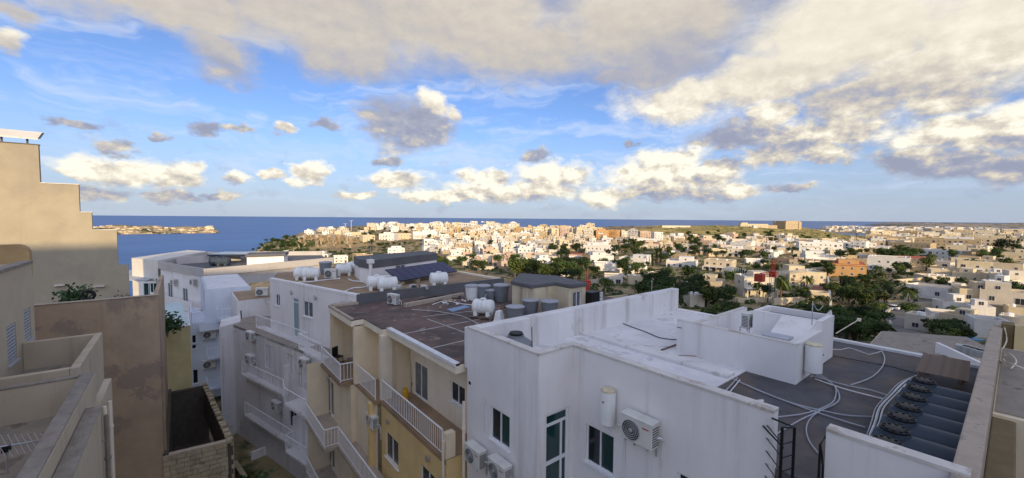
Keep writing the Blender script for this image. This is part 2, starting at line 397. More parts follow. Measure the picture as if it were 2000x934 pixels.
def ground(px, py, lo=55., hi=2300.):
    """first meeting of a sight line with the land"""
    d = ray(px, py); t = np.exp(np.linspace(math.log(lo), math.log(hi), 900))
    x, y, z = d.x * t, d.y * t, 100 + d.z * t; hit = np.nonzero(z < height(x, y))[0]
    if len(hit) == 0: return None
    k = hit[0]; return Vector((x[k], y[k], float(height(x[k], y[k]))))

def grid_mesh(name, X, Y, Z, m):
    n, q = X.shape; v = np.stack([X, Y, Z], -1).reshape(-1, 3); idx = np.arange(n * q).reshape(n, q)
    f = np.stack([idx[:-1, :-1], idx[:-1, 1:], idx[1:, 1:], idx[1:, :-1]], -1).reshape(-1, 4)
    me = bpy.data.meshes.new(name); me.from_pydata(v.tolist(), [], f.tolist()); me.materials.append(m); me.shade_smooth(); me.update()
    return link(name, me)
def land_material(name, scrub_scale, dry, green, rock, rockth=.58, soil=(.30, .22, .13)):
    m = bpy.data.materials.new(name); m.use_nodes = True; g = NT(m.node_tree); b = m.node_tree.nodes['Principled BSDF']
    pos = g.n('ShaderNodeNewGeometry').outputs['Position']
    n1 = g.noise(pos, scrub_scale, 7, .65)[0]; n2 = g.noise(pos, scrub_scale * .27, 5, .6)[0]; n3 = g.noise(pos, scrub_scale * 2.2, 5, .6)[0]
    c = g.mix(g.mapr(n2, .40, .62, 0, 1, True), (*dry, 1), (*soil, 1))
    c = g.mix(g.mapr(n1, .50, .58, 0, 1, True), c, (*green, 1))
    c = g.mix(g.mapr(n3, rockth, rockth + .05, 0, 1, True), c, (*rock, 1))
    # steep faces are bare limestone
    nz = g.xyz(g.n('ShaderNodeNewGeometry').outputs['True Normal'])[2]
    st = g.math('MULTIPLY', g.mapr(nz, .72, .93, 1, 0, True), g.mapr(g.noise(pos, .12, 6, .7)[0], .36, .50, 0, 1, True))
    cliff = g.mix(g.noise(g.vec('MULTIPLY', pos, (1, 1, .35)), .3, 6, .7)[0], (.60, .46, .28, 1), (.25, .19, .13, 1))
    c = g.mix(st, c, cliff)
    g.link(c, b.inputs['Base Color']); b.inputs['Roughness'].default_value = .95; b.inputs['Specular IOR Level'].default_value = .1
    bn = g.n('ShaderNodeBump'); bn.inputs['Strength'].default_value = .8; bn.inputs['Distance'].default_value = 1.2; g.link(n3, bn.inputs['Height']); g.link(bn.outputs[0], b.inputs['Normal'])
    return m
m_land = land_material('valley_ground', .07, (.27, .215, .12), (.055, .068, .024), (.40, .33, .23))
m_ridge = land_material('golden_ridge_scrub', .055, (.44, .33, .12), (.18, .17, .045), (.55, .46, .30), .61, (.33, .25, .09))
def build_land():
    th = np.linspace(R(-100), R(100), 420); r = np.concatenate([np.linspace(8, 60, 14), np.exp(np.linspace(math.log(62), math.log(5200), 260))])
    T, Q = np.meshgrid(th, r); X = Q * (np.cos(T) * F3.x + np.sin(T) * R3.x); Y = Q * (np.cos(T) * F3.y + np.sin(T) * R3.y); Z = height(X, Y)
    nz = .9 * np.sin(X * .31 + Y * .17) * np.sin(Y * .27 - X * .11); Z = Z + nz * np.clip((Q - 150) / 200, 0, 1) * .6
    o = grid_mesh('terrain', X, Y, Z, m_land); o['kind'] = 'structure'
    # the ridge with the palace: a drier, golden skin
    me = o.data; me.materials.append(m_ridge)
    cx = (X[:-1, :-1] + X[1:, 1:]) / 2; cy = (Y[:-1, :-1] + Y[1:, 1:]) / 2; d = cx * F3.x + cy * F3.y; l = cx * R3.x + cy * R3.y
    col = 1000 + FPX * l / np.maximum(d, 1); wob = 60 * np.sin(cx * .02) * np.sin(cy * .017)
    sel = ((d > 590 + wob * .5 - np.clip((col - 1450) * .25, 0, 90)) & (col > 1235 + wob) & (col < 1780 + wob)).astype(np.int32).ravel()
    me.polygons.foreach_set('material_index', sel)
    # back slope behind the camera
    th = np.linspace(R(100), R(260), 60); r = np.linspace(8, 1500, 60); T, Q = np.meshgrid(th, r); X = Q * (np.cos(T) * F3.x + np.sin(T) * R3.x); Y = Q * (np.cos(T) * F3.y + np.sin(T) * R3.y)
    o = grid_mesh('terrain_behind', X, Y, 80 + np.clip((Q - 18) * .4, 0, 14), m_land); o['kind'] = 'structure'
    o = MB(); o.prism([(-30, 2), (9, 2), (9, 70), (-30, 70)], 79.6, 80.6); o = o.build('courtyard_ground', m_yard); o['kind'] = 'structure'
    # sea
    m = bpy.data.materials.new('sea_water'); m.use_nodes = True; g = NT(m.node_tree); b = m.node_tree.nodes['Principled BSDF']
    pos = g.n('ShaderNodeNewGeometry').outputs['Position']
    f = g.noise(g.vec('MULTIPLY', pos, (.5, 2.6, 1)), .0016, 7, .65, .8)[0]
    c = g.ramp(f, [(.35, (.020, .085, .26)), (.65, (.040, .135, .36))])
    g.link(c, b.inputs['Base Color']); b.inputs['Roughness'].default_value = .38; b.inputs['IOR'].default_value = 1.33; b.inputs['Specular IOR Level'].default_value = .22
    bn = g.n('ShaderNodeBump'); bn.inputs['Strength'].default_value = .5; bn.inputs['Distance'].default_value = 1.0; g.link(g.noise(pos, .05, 5, .6)[0], bn.inputs['Height']); g.link(bn.outputs[0], b.inputs['Normal'])
    s = MB(); a = [k * math.pi / 48 for k in range(96)]; s.poly([(70000 * math.cos(t), 70000 * math.sin(t), 0) for t in a]); o = s.build('sea', m); o['kind'] = 'structure'
    # island
    def strip(name, px0, px1, dist, width, ztop, m, seed, n=160, q=26):
        rs = np.random.RandomState(seed); u = np.linspace(0, 1, n); w = np.linspace(0, 1, q); U, W = np.meshgrid(u, w, indexing='ij')
        A, B = V2(ray(px0, 430) * dist[0]), V2(ray(px1, 430) * dist[1]); t = (B - A).normalized(); nn = Vector((-t.y, t.x))
        if nn.dot(V2(F3)) < 0: nn = -nn
        L = (B - A).length; env = np.clip(np.minimum(U / .10, (1 - U) / .05), 0, 1) ** .6 * np.clip(np.minimum(W / .28, (1 - W) / .2), 0, 1)
        wob = .82 + .13 * np.sin(U * 9 + seed) + .07 * np.sin(U * 31 + 2) ; Z = -2 + (ztop + 2) * env * wob + env * rs.uniform(-1.2, 1.2, U.shape)
        X = A.x + t.x * U * L + nn.x * W * width; Y = A.y + t.y * U * L + nn.y * W * width
        o = grid_mesh(name, X, Y, Z, m); o['kind'] = 'structure'
        return lambda uu, ww: (A.x + t.x * uu * L + nn.x * ww * width, A.y + t.y * uu * L + nn.y * ww * width, float(Z[min(int(uu * (n - 1)), n - 1), min(int(ww * (q - 1)), q - 1)]))
    m_isl = land_material('island_rock', .011, (.40, .31, .18), (.075, .08, .04), (.52, .41, .26), .58, (.40, .30, .17))
    isl = strip('island', 30, 432, (1850, 2330), 620, 40, m_isl, 4)
    m_coast = land_material('coast_land', .006, (.30, .25, .20), (.12, .12, .08), (.42, .38, .33), .57, (.26, .22, .18))
    cst = strip('far_coast', 1570, 2250, (3300, 2300), 2400, 26, m_coast, 9)
    hil = strip('far_hills', 1790, 2600, (6800, 5200), 2600, 88, m_coast, 2)
    def boxes(name, label, fn, n, s0, s1, h0, h1, cols, u=(0.02, .97), w=(.05, .6)):
        b = MB()
        for k in range(n):
            x, y, z = fn(rnd.uniform(*u), rnd.uniform(*w)); a = rnd.uniform(s0, s1) / 2; c = rnd.uniform(s0, s1) / 2; h = rnd.uniform(h0, h1); b.cur = rnd.randrange(len(cols)); ang = rnd.uniform(0, 1.5)
            ca, sa = math.cos(ang), math.sin(ang); b.prism([(x + ca * i * a - sa * j * c, y + sa * i * a + ca * j * c) for i, j in ((-1, -1), (1, -1), (1, 1), (-1, 1))], z - 6, z + h)
        o = b.build(name, cols); tag(o, label, 'houses', None, 'stuff')
    far_cols = [mat('far_house_cream', (.64, .55, .40), .9, .0), mat('far_house_white', (.70, .67, .62), .9, 0), mat('far_house_tan', (.50, .40, .28), .9, 0), mat('far_house_grey', (.46, .45, .45), .9, 0)]
    boxes('far_town', 'pale far town spread along the low coast at the right', cst, 620, 16, 60, 8, 26, far_cols, (.06, .99), (.1, .95))
    boxes('island_buildings', 'pale scattered rocks and houses along the island shore', isl, 190, 8, 20, 2, 5, [far_cols[0], far_cols[2], mat('island_boulder', (.62, .48, .30), .9, .1)], (.1, .96), (.04, .34))
    boxes('island_fort_houses', 'small pale houses at the right tip of the island', isl, 14, 10, 18, 5, 9, [far_cols[0]], (.92, .96), (.2, .4))
build_land()

# limestone cliff on the left headland
def build_cliff():
    m = mat('cliff_limestone', (.64, .51, .33), .95, .25, .10, 0, spots=(.09, .58, (.22, .16, .10), .8), bump=.9, bscale=.5, col2=(.48, .38, .25), mixscale=.05, coord='World')
    rs = np.random.RandomState(5); n, q = 150, 22; px = np.linspace(566, 708, n); V = np.zeros((n, q, 3))
    for i, x in enumerate(px):
        d0 = ray(x, 470); k = 484 + 9 * math.sin(i * .19) + 6 * math.sin(i * .53 + 1); env = min(1, i / 14, (n - 1 - i) / 14)
        top = float(height(d0.x * 512, d0.y * 512)) + 1.0 - (1 - env) * 5; bot = float(height(d0.x * 455, d0.y * 455)) - 3
        for j in range(q):
            t = j / (q - 1); z = bot + (top - bot) * t; step = 2.2 * math.floor(t * 4 + .4 * math.sin(i * .3)) ; dd = k + step + t * 6 + rs.uniform(-2.2, 2.2) + 5 * math.sin(i * .8 + math.floor(t * 5) * 2) * (1 - t * .5)
            if j == q - 1: dd = k + 34
            V[i, j] = (d0.x * dd, d0.y * dd, z)
    o = grid_mesh('cliff', V[..., 0], V[..., 1], V[..., 2], m); o['kind'] = 'structure'; o.data.shade_flat()
build_cliff()

# ------------------------------------------------------------------ builders for the nearby blocks

def plane_uv(px, py, A, B):
    """where the sight line of a picture point meets the vertical plane through A and B: distance from A, height"""
    A, B = V2(A), V2(B); t = (B - A).normalized(); n = Vector((t.y, -t.x)); d = ray(px, py)
    k = (A - V2(CAM)).dot(n) / V2(d).dot(n); p = CAM + d * k
    return (V2(p) - A).dot(t), p.z
def hole(A, B, x0, y0, x1, y1):
    u0, z1 = plane_uv(x0, y0, A, B); u1, z0 = plane_uv(x1, y1, A, B)
    return (min(u0, u1), max(u0, u1), min(z0, z1), max(z0, z1))
def facade(mb, A, B, z0, z1, holes=(), reveal=.14):
    """wall sheet seen from outside with A at the left; openings are cut and given reveals"""
    A, B = V2(A), V2(B); L = (B - A).length; t = (B - A).normalized(); n = Vector((t.y, -t.x))
    def pt(u, z, w=0): q = A + t * u - n * w; return (q.x, q.y, z)
    hs = [(max(0, a), min(L, b), max(z0, c), min(z1, d)) for a, b, c, d in holes]
    us = sorted({0, L, *[h[0] for h in hs], *[h[1] for h in hs]}); zs = sorted({z0, z1, *[h[2] for h in hs], *[h[3] for h in hs]})
    for i in range(len(us) - 1):
        for j in range(len(zs) - 1):
            uc, zc = (us[i] + us[i+1]) / 2, (zs[j] + zs[j+1]) / 2
            if any(h[0] < uc < h[1] and h[2] < zc < h[3] for h in hs): continue
            mb.poly([pt(us[i], zs[j]), pt(us[i+1], zs[j]), pt(us[i+1], zs[j+1]), pt(us[i], zs[j+1])])
    for a, b, c, d in hs:
        for (u0, w0, u1, w1) in ((a, c, b, c), (b, c, b, d), (b, d, a, d), (a, d, a, c)):
            mb.poly([pt(u0, w0), pt(u1, w1), pt(u1, w1, reveal), pt(u0, w0, reveal)])
def window(parent, A, B, h, panes=2, name='window', fm=None, gm=None, inset=.05, transom=0, sill=True, fw_=.055):
    """framed window or glazed door set in an opening of the wall A-B; each pane is a sub-part"""
    fm = fm or m_frame; gm = gm or m_glass
    A, B = V2(A), V2(B); t = (B - A).normalized(); n = Vector((t.y, -t.x)); a, b, c, d = h
    mb = MB(); f = fw_
    def bar(u0, u1, z0, z1, w0=inset, w1=inset + .06): mb.obox(A + t * u0, A + t * u1, -n, w0, w1, z0, z1)
    bar(a, a + f, c, d); bar(b - f, b, c, d); bar(a + f, b - f, d - f, d); bar(a + f, b - f, c, c + f)
    top = d - f
    if transom: bar(a + f, b - f, d - transom - f, d - transom); top = d - transom - f
    pw = (b - a - 2 * f) / panes
    for k in range(1, panes): bar(a + f + k * pw - f * .4, a + f + k * pw + f * .4, c + f, top)
    if sill: mb.obox(A + t * (a - .06), A + t * (b + .06), -n, -.07, .10, c - .05, c - .002)
    w = mb.build(name, fm, parent)
    for k in range(panes):
        g = MB(); g.obox(A + t * (a + f + k * pw), A + t * (a + f + (k + 1) * pw), -n, inset + .025 + .012 * k, inset + .035 + .012 * k, c + f, top)
        g.build('pane', gm[k % len(gm)] if isinstance(gm, (list, tuple)) else gm, w)
    if transom:
        g = MB(); g.obox(A + t * (a + f), A + t * (b - f), -n, inset + .025, inset + .035, d - transom, d - f); g.build('pane', gm[0] if isinstance(gm, (list, tuple)) else gm, w)
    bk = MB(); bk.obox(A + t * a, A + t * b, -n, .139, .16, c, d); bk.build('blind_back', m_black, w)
    return w
_bal = {}
def railing(parent, pts, ztop, h=1.0, step=.17, m=None, name='balcony_railing', closed_end=True):
    """metal railing: rails and posts are one part, each upright bar a sub-part"""
    m = m or m_rail; mb = MB()
    for P, Q in zip(pts[:-1], pts[1:]):
        mb.tube([(P[0], P[1], ztop), (Q[0], Q[1], ztop)], .032, 6); mb.tube([(P[0], P[1], ztop - h + .10), (Q[0], Q[1], ztop - h + .10)], .02, 5)
    for P in pts: mb.tube([(P[0], P[1], ztop - h), (P[0], P[1], ztop)], .028, 6)
    r = mb.build(name, m, parent)
    key = round(h, 2)
    if key not in _bal: _bal[key] = MB().box((-.011, -.011, 0), (.011, .011, h - .12)).mesh('baluster', m)
    for P, Q in zip(pts[:-1], pts[1:]):
        P, Q = V2(P), V2(Q); L = (Q - P).length; n = max(1, int(L / step))
        for k in range(1, n):
            q = P + (Q - P) * (k / n); b = link('baluster', _bal[key], r, (q.x, q.y, ztop - h + .105))
    return r
def along(A, B, u, w=0):
    A, B = V2(A), V2(B); t = (B - A).normalized(); n = Vector((t.y, -t.x)); q = A + t * u + n * w; return Vector((q.x, q.y))
def coping(parent, A, B, z, w=.24, over=.02, h=.06, m=None, name='coping', inside=True):
    mb = MB(); A, B = V2(A), V2(B); t = (B - A).normalized(); n = Vector((t.y, -t.x))
    mb.obox(A, B, n, over, -w, z, z + h); return mb.build(name, m or m_coping, parent)
def outdir(A, B):
    t = (V2(B) - V2(A)).normalized(); return math.atan2(t.y, -(-t.x)) if 0 else math.atan2(t.y, t.x)

# --- air conditioner (front faces local -Y, back against the wall at y = 0)
def make_ac():
    r = thing('air_conditioner', 'x', 'air conditioner')
    c = MB(); c.box((-.42, -.42, .06), (.42, -.10, .66)); c.build('casing', m_ac, r, bevel=.02)
    t = MB(); t.box((-.44, -.44, .655), (.44, -.09, .685)); t.build('top_cover', m_ac, r, bevel=.01)
    g = MB(); g.lathe([(.235, -.424), (.235, -.434)], 24, (-.13, 0, .35), 'y'); fan = g.build('fan_opening', m_acd, r)
    for rad in (.05, .10, .145, .19, .235):
        q = MB(); pts = [(-.13 + rad * math.cos(a), -.445, .35 + rad * math.sin(a)) for a in [k * math.pi / 12 for k in range(25)]]
        q.tube(pts, .008, 4); q.build('grille_ring', m_acg, fan)
    q = MB(); q.lathe([(.055, -.43), (.04, -.455)], 12, (-.13, 0, .35), 'y'); q.build('fan_hub', m_acg, fan)
    s = MB()
    for k in range(8):
        for q in (.4205, -.424): s.box((q, -.39, .12 + k * .06), (q + .003, -.13, .15 + k * .06))
    s.build('side_louvres', m_acd, r)['kind'] = 'stuff'
    s = MB(); s.box((.17, -.424, .50), (.34, -.4215, .53)); s.build('logo_strip', m_red, r)
    for x in (-.3, .3): b = MB(); b.box((x - .02, -.42, .02), (x + .02, .0, .058)); b.box((x - .02, -.03, -.25), (x + .02, 0, .02)); b.build('bracket', m_acg, r)
    p = MB(); p.tube(spline([(.42, -.2, .3), (.50, -.15, .32), (.50, -.05, .2), (.46, -.02, -.05), (.46, -.02, -.5)], 5), .022, 6); p.build('pipe', m_pipe2, r)
    return r
AC0 = make_ac(); ac_used = [False]
def ac(A, B, u, z, label, scale=1.0, rz=None, loc=None, group='air conditioners on the nearby blocks'):
    o = AC0 if not ac_used[0] else copy_tree(AC0); ac_used[0] = True
    tag(o, label, 'air conditioner', group)
    if loc is None:
        q = along(A, B, u, .015); loc = (q.x, q.y, z); t = (V2(B) - V2(A)).normalized(); rz = math.atan2(t.y, t.x)
    o.location = loc; o.rotation_euler.z = rz; o.scale = (scale,) * 3; return o
def ac_px(A, B, px, py, label, scale=1.0):
    u, z = plane_uv(px, py, A, B); return ac(A, B, u, z - .36 * scale, label, scale)

# --- water tanks
def make_htank():
    r = thing('water_tank', 'x', 'water tank')
    b = MB(); pr = []
    L, rad = .62, .40
    for k in range(0, 31):
        x = -L + 2 * L * k / 30; e = min(1, (L - abs(x)) / .16); rr = rad * math.sqrt(max(0, 1 - (1 - e) ** 2)) if e < 1 else rad
        rr *= 1 - (.045 if k % 6 in (2, 3) and 3 < k < 27 else 0); pr.append((max(rr, .02), x))
    b.lathe(pr, 20, (0, 0, .48), 'x'); b.build('barrel', m_tankw, r, smooth=True)
    for x in (-.36, .36):
        f = MB(); f.prism([(x - .10, -.34), (x + .10, -.34), (x + .10, .34), (x - .10, .34)], 0, .30); f.build('foot', m_tankw, r, bevel=.03)
    l = MB(); l.lathe([(.15, .84), (.17, .87), (.17, .93), (.12, .95)], 16); l.build('lid', m_tankw, r, smooth=True)
    return r
def make_vtank():
    r = thing('round_water_tank', 'x', 'water tank')
    b = MB(); b.lathe([(.36, 0), (.38, .05), (.43, .5), (.46, .86), (.47, .9)], 22); b.build('barrel', m_tankg, r, smooth=True)
    l = MB(); l.lathe([(.50, .90), (.51, .96), (.40, 1.0), (.12, 1.03), (.02, 1.03)], 22); l.build('lid', m_tankgl, r, smooth=True)
    k = MB(); k.lathe([(.04, 1.03), (.03, 1.07)], 8); k.build('lid_knob', m_tankgl, r)
    return r
HT0 = make_htank(); VT0 = make_vtank(); tank_used = {}
def tank(proto, label, loc, rz=0, scale=1, body=None, group=None):
    o = proto if proto.name not in tank_used else copy_tree(proto); tank_used[proto.name] = 1
    tag(o, label, 'water tank', group or ('horizontal white water tanks' if proto is HT0 else 'upright round water tanks'))
    o.location = loc; o.rotation_euler.z = rz; o.scale = (scale,) * 3 if not isinstance(scale, tuple) else scale
    if body:
        for c in o.children:
            c.data = c.data.copy(); c.data.materials[0] = body
    return o
def cable(name, label, cat, pts, r, m, group=None, n=6, k=7):
    mb = MB(); mb.tube(spline(pts, k), r, n); return tag(mb.build(name, m, None, True), label, cat, group)

# ================================================================== white block with the long parapet (nearest)
ZP, ZR, ZG = 95.9, 94.65, 81.0
def white_block():
    r = thing('apartment_block', 'nearest white apartment block with long parapet wall and half black roof', 'apartment block', (9.75, 6, ZG))
    r.location = (0, 0, 0)
    XF, XL, YR, YW, XE, YA, YB = 9.70, 8.20, 8.82, 12.72, 22.85, 3.08, 2.18
    fA, fB = (XF, YR), (XF, YA)                      # long facade, faces the camera's left
    lA, lB = (XL, YW), (XL, YR); rA, rB = (XL, YR), (XF, YR)
    h_f = [hole(fA, fB, 1145, 826, 1198, 930), hole(fA, fB, 1323, 921, 1372, 990)]
    h_f = [(a, b, z1 - 1.22, z1) for a, b, z0, z1 in h_f]
    h_l = [hole(lA, lB, 958, 792, 995, 882)]
    h_r = [(.32, 1.36, ZP - 4.6, ZP - 1.92)]
    w = MB()
    facade(w, lA, lB, ZG, ZP, h_l); facade(w, rA, rB, ZG, ZP, h_r); facade(w, fA, fB, ZG, ZP, h_f)
    facade(w, (XF, YB), (XF, .3), ZG, ZP); facade(w, (XF, YA), (XF, YB), ZG, ZR - .35)
    facade(w, (XF, .3), (XE, .3), ZG, ZP); facade(w, (XE, .3), (XE, YW), ZG, ZR)
    facade(w, (XE, YW), (XL, YW), ZG, ZP - .2)
    w.build('wall', m_white, r)
    # parapets: inner faces
    p = MB()
    p.box((XL + .002, YR + .25, ZR - .3), (XL + .25, YW - .25, ZP - .004)); p.box((XL + .25, YR + .004, ZR - .3), (XF + .25, YR + .25, ZP - .006))
    p.box((XF + .002, YA + .003, ZR - .3), (XF + .25, YR + .004, ZP - .008)); p.box((XF + .002, .303, ZR - .3), (XF + .25, YB - .003, ZP - .006))
    p.build('parapet', m_white, r)
    p = MB(); p.box((XL + .002, YW - .25, ZR - .3), (XE, YW + .22, ZP)); p.build('long_parapet', m_white2, r, bevel=.03)
    coping(r, lA, lB, ZP, .27); coping(r, rA, rB, ZP + .003, .27); coping(r, (XF, YR + .25), fB, ZP - .005, .27); coping(r, (XF, YB), (XF, .3), ZP, .27)
    # roof surfaces
    f = MB(); f.prism([(XL + .2, YR + .2), (XF + .2, YR + .2), (XF + .2, 5.85), (XE, 5.85), (XE, YW - .2), (XL + .2, YW - .2)], ZR - .2, ZR); f.build('white_roof_deck', m_whiteroof, r)
    f = MB(); f.prism([(XF + .2, .5), (XE, .5), (XE, 5.85), (XF + .2, 5.85)], ZR - .24, ZR - .03); f.build('black_roof_deck', m_blackroof, r)
    f = MB(); f.prism([(14.15, 5.9), (14.75, 5.9), (14.75, YW - .2), (14.15, YW - .2)], ZR - .05, ZR + .14); f.build('roof_upstand', m_white2, r, bevel=.05)
    f = MB(); f.box((XE - .28, 5.6, ZR - .1), (XE, YW - .3, ZR + .10)); f.build('roof_edge_curb', m_white, r, bevel=.03)
    f = MB(); f.box((XE - .25, .6, ZR - .1), (XE + .02, 5.55, ZR + .07)); f.build('roof_edge_flashing', m_pipe2, r)
    # right-hand stone boundary wall
    f = MB(); f.box((XF - .25, .20, ZG), (XE + 2.2, .52, ZP + .02)); f.build('boundary_wall', m_concrete_b, r, bevel=.03)
    f = MB(); f.box((XF - .25, -.18, ZG), (XE - 6, .198, ZP - .62)); f.build('stepped_wall_foot', m_ledge_shade, r, bevel=.03)
    # stair landing behind the ladder gap
    f = MB(); f.box((XF + .02, YB, ZR - .34), (XF + 1.3, YA, ZR - .28)); f.build('landing', m_concfloor, r)
    # openings
    window(r, fA, fB, h_f[0], 2, gm=[m_glassd, m_glass]); window(r, fA, fB, h_f[1], 2, gm=[m_glassd, m_glass])
    window(r, lA, lB, h_l[0], 2, gm=[m_glassd, m_glass])
    d = window(r, rA, rB, h_r[0], 1, 'door', gm=m_glass, transom=.34, sill=False, fw_=.09)
    a, b, z0, z1 = h_r[0]
    mb = MB(); mb.obox(along(rA, rB, b - .34), along(rA, rB, b - .26), (0, 1), .045, .115, z0, z1 - .4); mb.obox(along(rA, rB, a + .09), along(rA, rB, b - .09), (0, 1), .047, .113, z0 + 1.02, z0 + 1.14); mb.build('door_rail', m_frame, r)
    # pipes fixed to the facade
    mb = MB(); u, z = plane_uv(1222, 835, fA, fB); q = along(fA, fB, u, .04); mb.tube([(q.x, q.y, 88), (q.x, q.y, z)], .03); q2 = along(fA, fB, u - .25, .04); mb.tube([(q.x, q.y, z), (q2.x, q2.y, z + .02)], .03); mb.build('drain_pipe', m_white2, r, True)
    mb = MB(); u, z = plane_uv(947, 775, lA, lB); q = along(lA, lB, u, .03)
    mb.tube(spline([(q.x, q.y, 92.4), (q.x, q.y, z - .1), (q.x - .02, q.y, z), (q.x, q.y - .05, z - .02), (q.x, q.y - .06, z - .2)], 5), .014); mb.build('vent_pipe', m_pipe2, r, True)
    mb = MB(); q = along(lA, lB, .02, .10); mb.tube([(q.x, q.y + .1, 84), (q.x, q.y + .1, 93.1)], .06, 8)
    for z in (88, 90, 92): mb.tube([(q.x, q.y + .1, z), (q.x, q.y + .1, z + .12)], .075, 8)
    mb.build('soil_pipe', m_cream2, r, True)
    mb = MB(); u, z = plane_uv(918, 748, lA, lB); q = along(lA, lB, u, .01); mb.obox(along(lA, lB, u - .05), along(lA, lB, u + .05), (-1, 0), .0, .03, z - .05, z + .05); mb.build('vent_hole', m_black, r)
    # stair turret on the roof: open yard with parapets, a taller room behind
    X0, X1, Y0, Y1, ZT = 15.5, 21.8, 4.35, 8.5, 95.93
    t = MB()
    facade(t, (X0, Y1), (X0, Y0), ZR - .1, ZT); facade(t, (X0, Y0), (18.2, Y0), ZR - .1, ZT + .02); facade(t, (X1, Y1), (X0, Y1), ZR - .1, ZT - .3)
    t.box((X0 + .002, Y0 + .2, ZR), (X0 + .2, Y1 - .2, ZT - .005)); t.box((X0 + .2, Y0 + .003, ZR), (18.2, Y0 + .2, ZT + .012)); t.box((X0 + .2, Y1 - .2, ZR), (X1, Y1 - .003, ZT - .305))
    tw = t.build('stair_turret', m_white, r)
    a0, b0, ZQ = 18.2, 19.8, 96.3; t = MB(); t.box((a0, Y0 + .02, ZR), (b0, 6.7, ZQ - .25))
    for bx in (((a0, Y0 + .02, ZQ - .25), (b0, Y0 + .2, ZQ)), ((a0, 6.52, ZQ - .25), (b0, 6.7, ZQ)), ((a0, Y0 + .2, ZQ - .25), (a0 + .16, 6.52, ZQ)), ((b0 - .16, Y0 + .2, ZQ - .25), (b0, 6.52, ZQ))): t.box(*bx)
    t.build('stair_room', m_white, tw)
    t = MB(); t.box((a0 + .16, Y0 + .2, ZQ - .249), (b0 - .16, 6.52, ZQ - .23)); t.build('room_roof', m_greyfelt, tw)
    t = MB(); t.prism([(X0 + .9, Y0 + .2), (a0, Y0 + .2), (a0, Y0 + 1.3), (X0 + .9, Y0 + 1.3)], ZR, [ZT - .35, ZQ - .02, ZQ - .02, ZT - .35]); t.build('sloping_stair_roof', m_white, tw)
    t = MB(); t.box((X0 + .25, Y0 + .35, ZT - .02), (X0 + .85, Y0 + 1.15, ZT + .06)); t.build('skylight', m_shutter, tw)
    t = MB(); t.box((X0 + .2, Y0 + .2, ZR), (a0, Y1 - .2, ZR + .25)); t.build('yard_floor', m_whiteroof, tw)
    coping(tw, (X0, Y1), (X0, Y0), ZT, .21, .01, .03); coping(tw, (X1, Y1), (X0, Y1), ZT - .3, .21, .01, .03)
    ac(None, None, 0, 0, 'white air conditioner inside the stair turret yard on the white roof', 1.0, rz=R(-6), loc=(19.0, 7.35, 95.34))
    ac_px(fA, fB, 1262, 832, 'white air conditioner with round grille beside the wall water heater', 1.12)
    ac_px(lA, lB, 942, 884, 'air conditioner under the left window, further of the two', 1.05); ac_px(lA, lB, 990, 913, 'air conditioner under the left window, nearer of the two', 1.05)
    # upright water heater on the facade
    def heater(label, loc, rad, h, cat='water heater'):
        o = thing('water_heater', label, cat, loc, 0, 'wall water heaters')
        b = MB(); b.lathe([(rad * .8, .02), (rad, .06), (rad, h - .05), (rad * .96, h - .02)], 24); b.build('cylinder', m_heater, o, True)
        b = MB(); b.lathe([(rad * .97, h - .02), (rad * .95, h + .03), (rad * .5, h + .045), (.02, h + .05)], 24); b.build('top_cap', m_heatertop, o, True)
        b = MB(); b.lathe([(rad * .5, 0), (rad * .7, .03)], 16); b.build('base_cap', m_heatertop, o, True)
        b = MB(); b.lathe([(.03, -rad - .012), (.03, -rad + .02)], 10, (0, 0, h * .72), 'y'); b.build('gauge', m_rust, o)
        b = MB(); b.tube(spline([(.05, 0, .02), (.05, .02, -.12), (.1, .1, -.16)], 4), .014); b.tube([(-.08, 0, .02), (-.08, 0, -.1)], .014); b.build('feed_pipe', m_pipe2, o, True)
        return o
    u, z = plane_uv(1197, 825, fA, fB); q = along(fA, fB, u, .25)
    h1 = heater('white cylindrical water heater fixed to the near white facade', (q.x, q.y, z), .22, 1.02); h1.rotation_euler.z = R(-90)
    h2 = heater('white cylindrical water heater on the stair turret corner over the black roof', (X0 + .75, Y0 - .27, 94.92), .25, .95)
    # rooftop things
    o = thing('round_water_tank', 'grey domed tank with black lid tucked behind the white parapet corner', 'water tank', (9.75, 11.75, ZR))
    b = MB(); b.lathe([(.62, 0), (.64, .5), (.60, .68), (.34, .86), (.30, .88), (.30, .95)], 24); b.build('dome', m_tankg, o, True)
    b = MB(); b.lathe([(.25, .95), (.27, 1.0), (.25, 1.04), (.05, 1.05)], 20); b.build('lid', m_black, o, True)
    b = MB(); b.tube(spline([(.3, -.6, 0), (.32, -.55, .8), (.34, -.5, 1.3)], 4), .018); b.build('breather_pipe', m_cable, o)
    # seven dark tanks in a row
    def dark_tank():
        o = thing('roof_cistern', 'x', 'water tank')
        b = MB(); prof = [(-.37, 0), (-.37, .55), (-.31, .78), (-.16, .90), (0, .93), (.16, .90), (.31, .78), (.37, .55), (.37, 0)]
        for ya, yb in ((-.62, .62),):
            i = len(b.v); b.v += [(x, ya, z) for x, z in prof] + [(x, yb, z) for x, z in prof]; n = len(prof)
            for k in range(n - 1): b.f.append((i + k, i + k + 1, i + n + k + 1, i + n + k)); b.m.append(0)
            b.f.append(tuple(range(i, i + n))); b.m.append(0); b.f.append(tuple(reversed(range(i + n, i + 2 * n)))); b.m.append(0)
        b.build('shell', m_tankd, o, True)
        b = MB(); b.lathe([(.27, .86), (.25, .97)], 22, (0, .30, 0)); b.build('neck', m_tankd, o, True)
        l = MB(); l.lathe([(.24, .965), (.245, 1.01), (.20, 1.03), (.05, 1.035)], 22, (0, .30, 0)); lid = l.build('lid', m_black, o, True)
        k = MB()
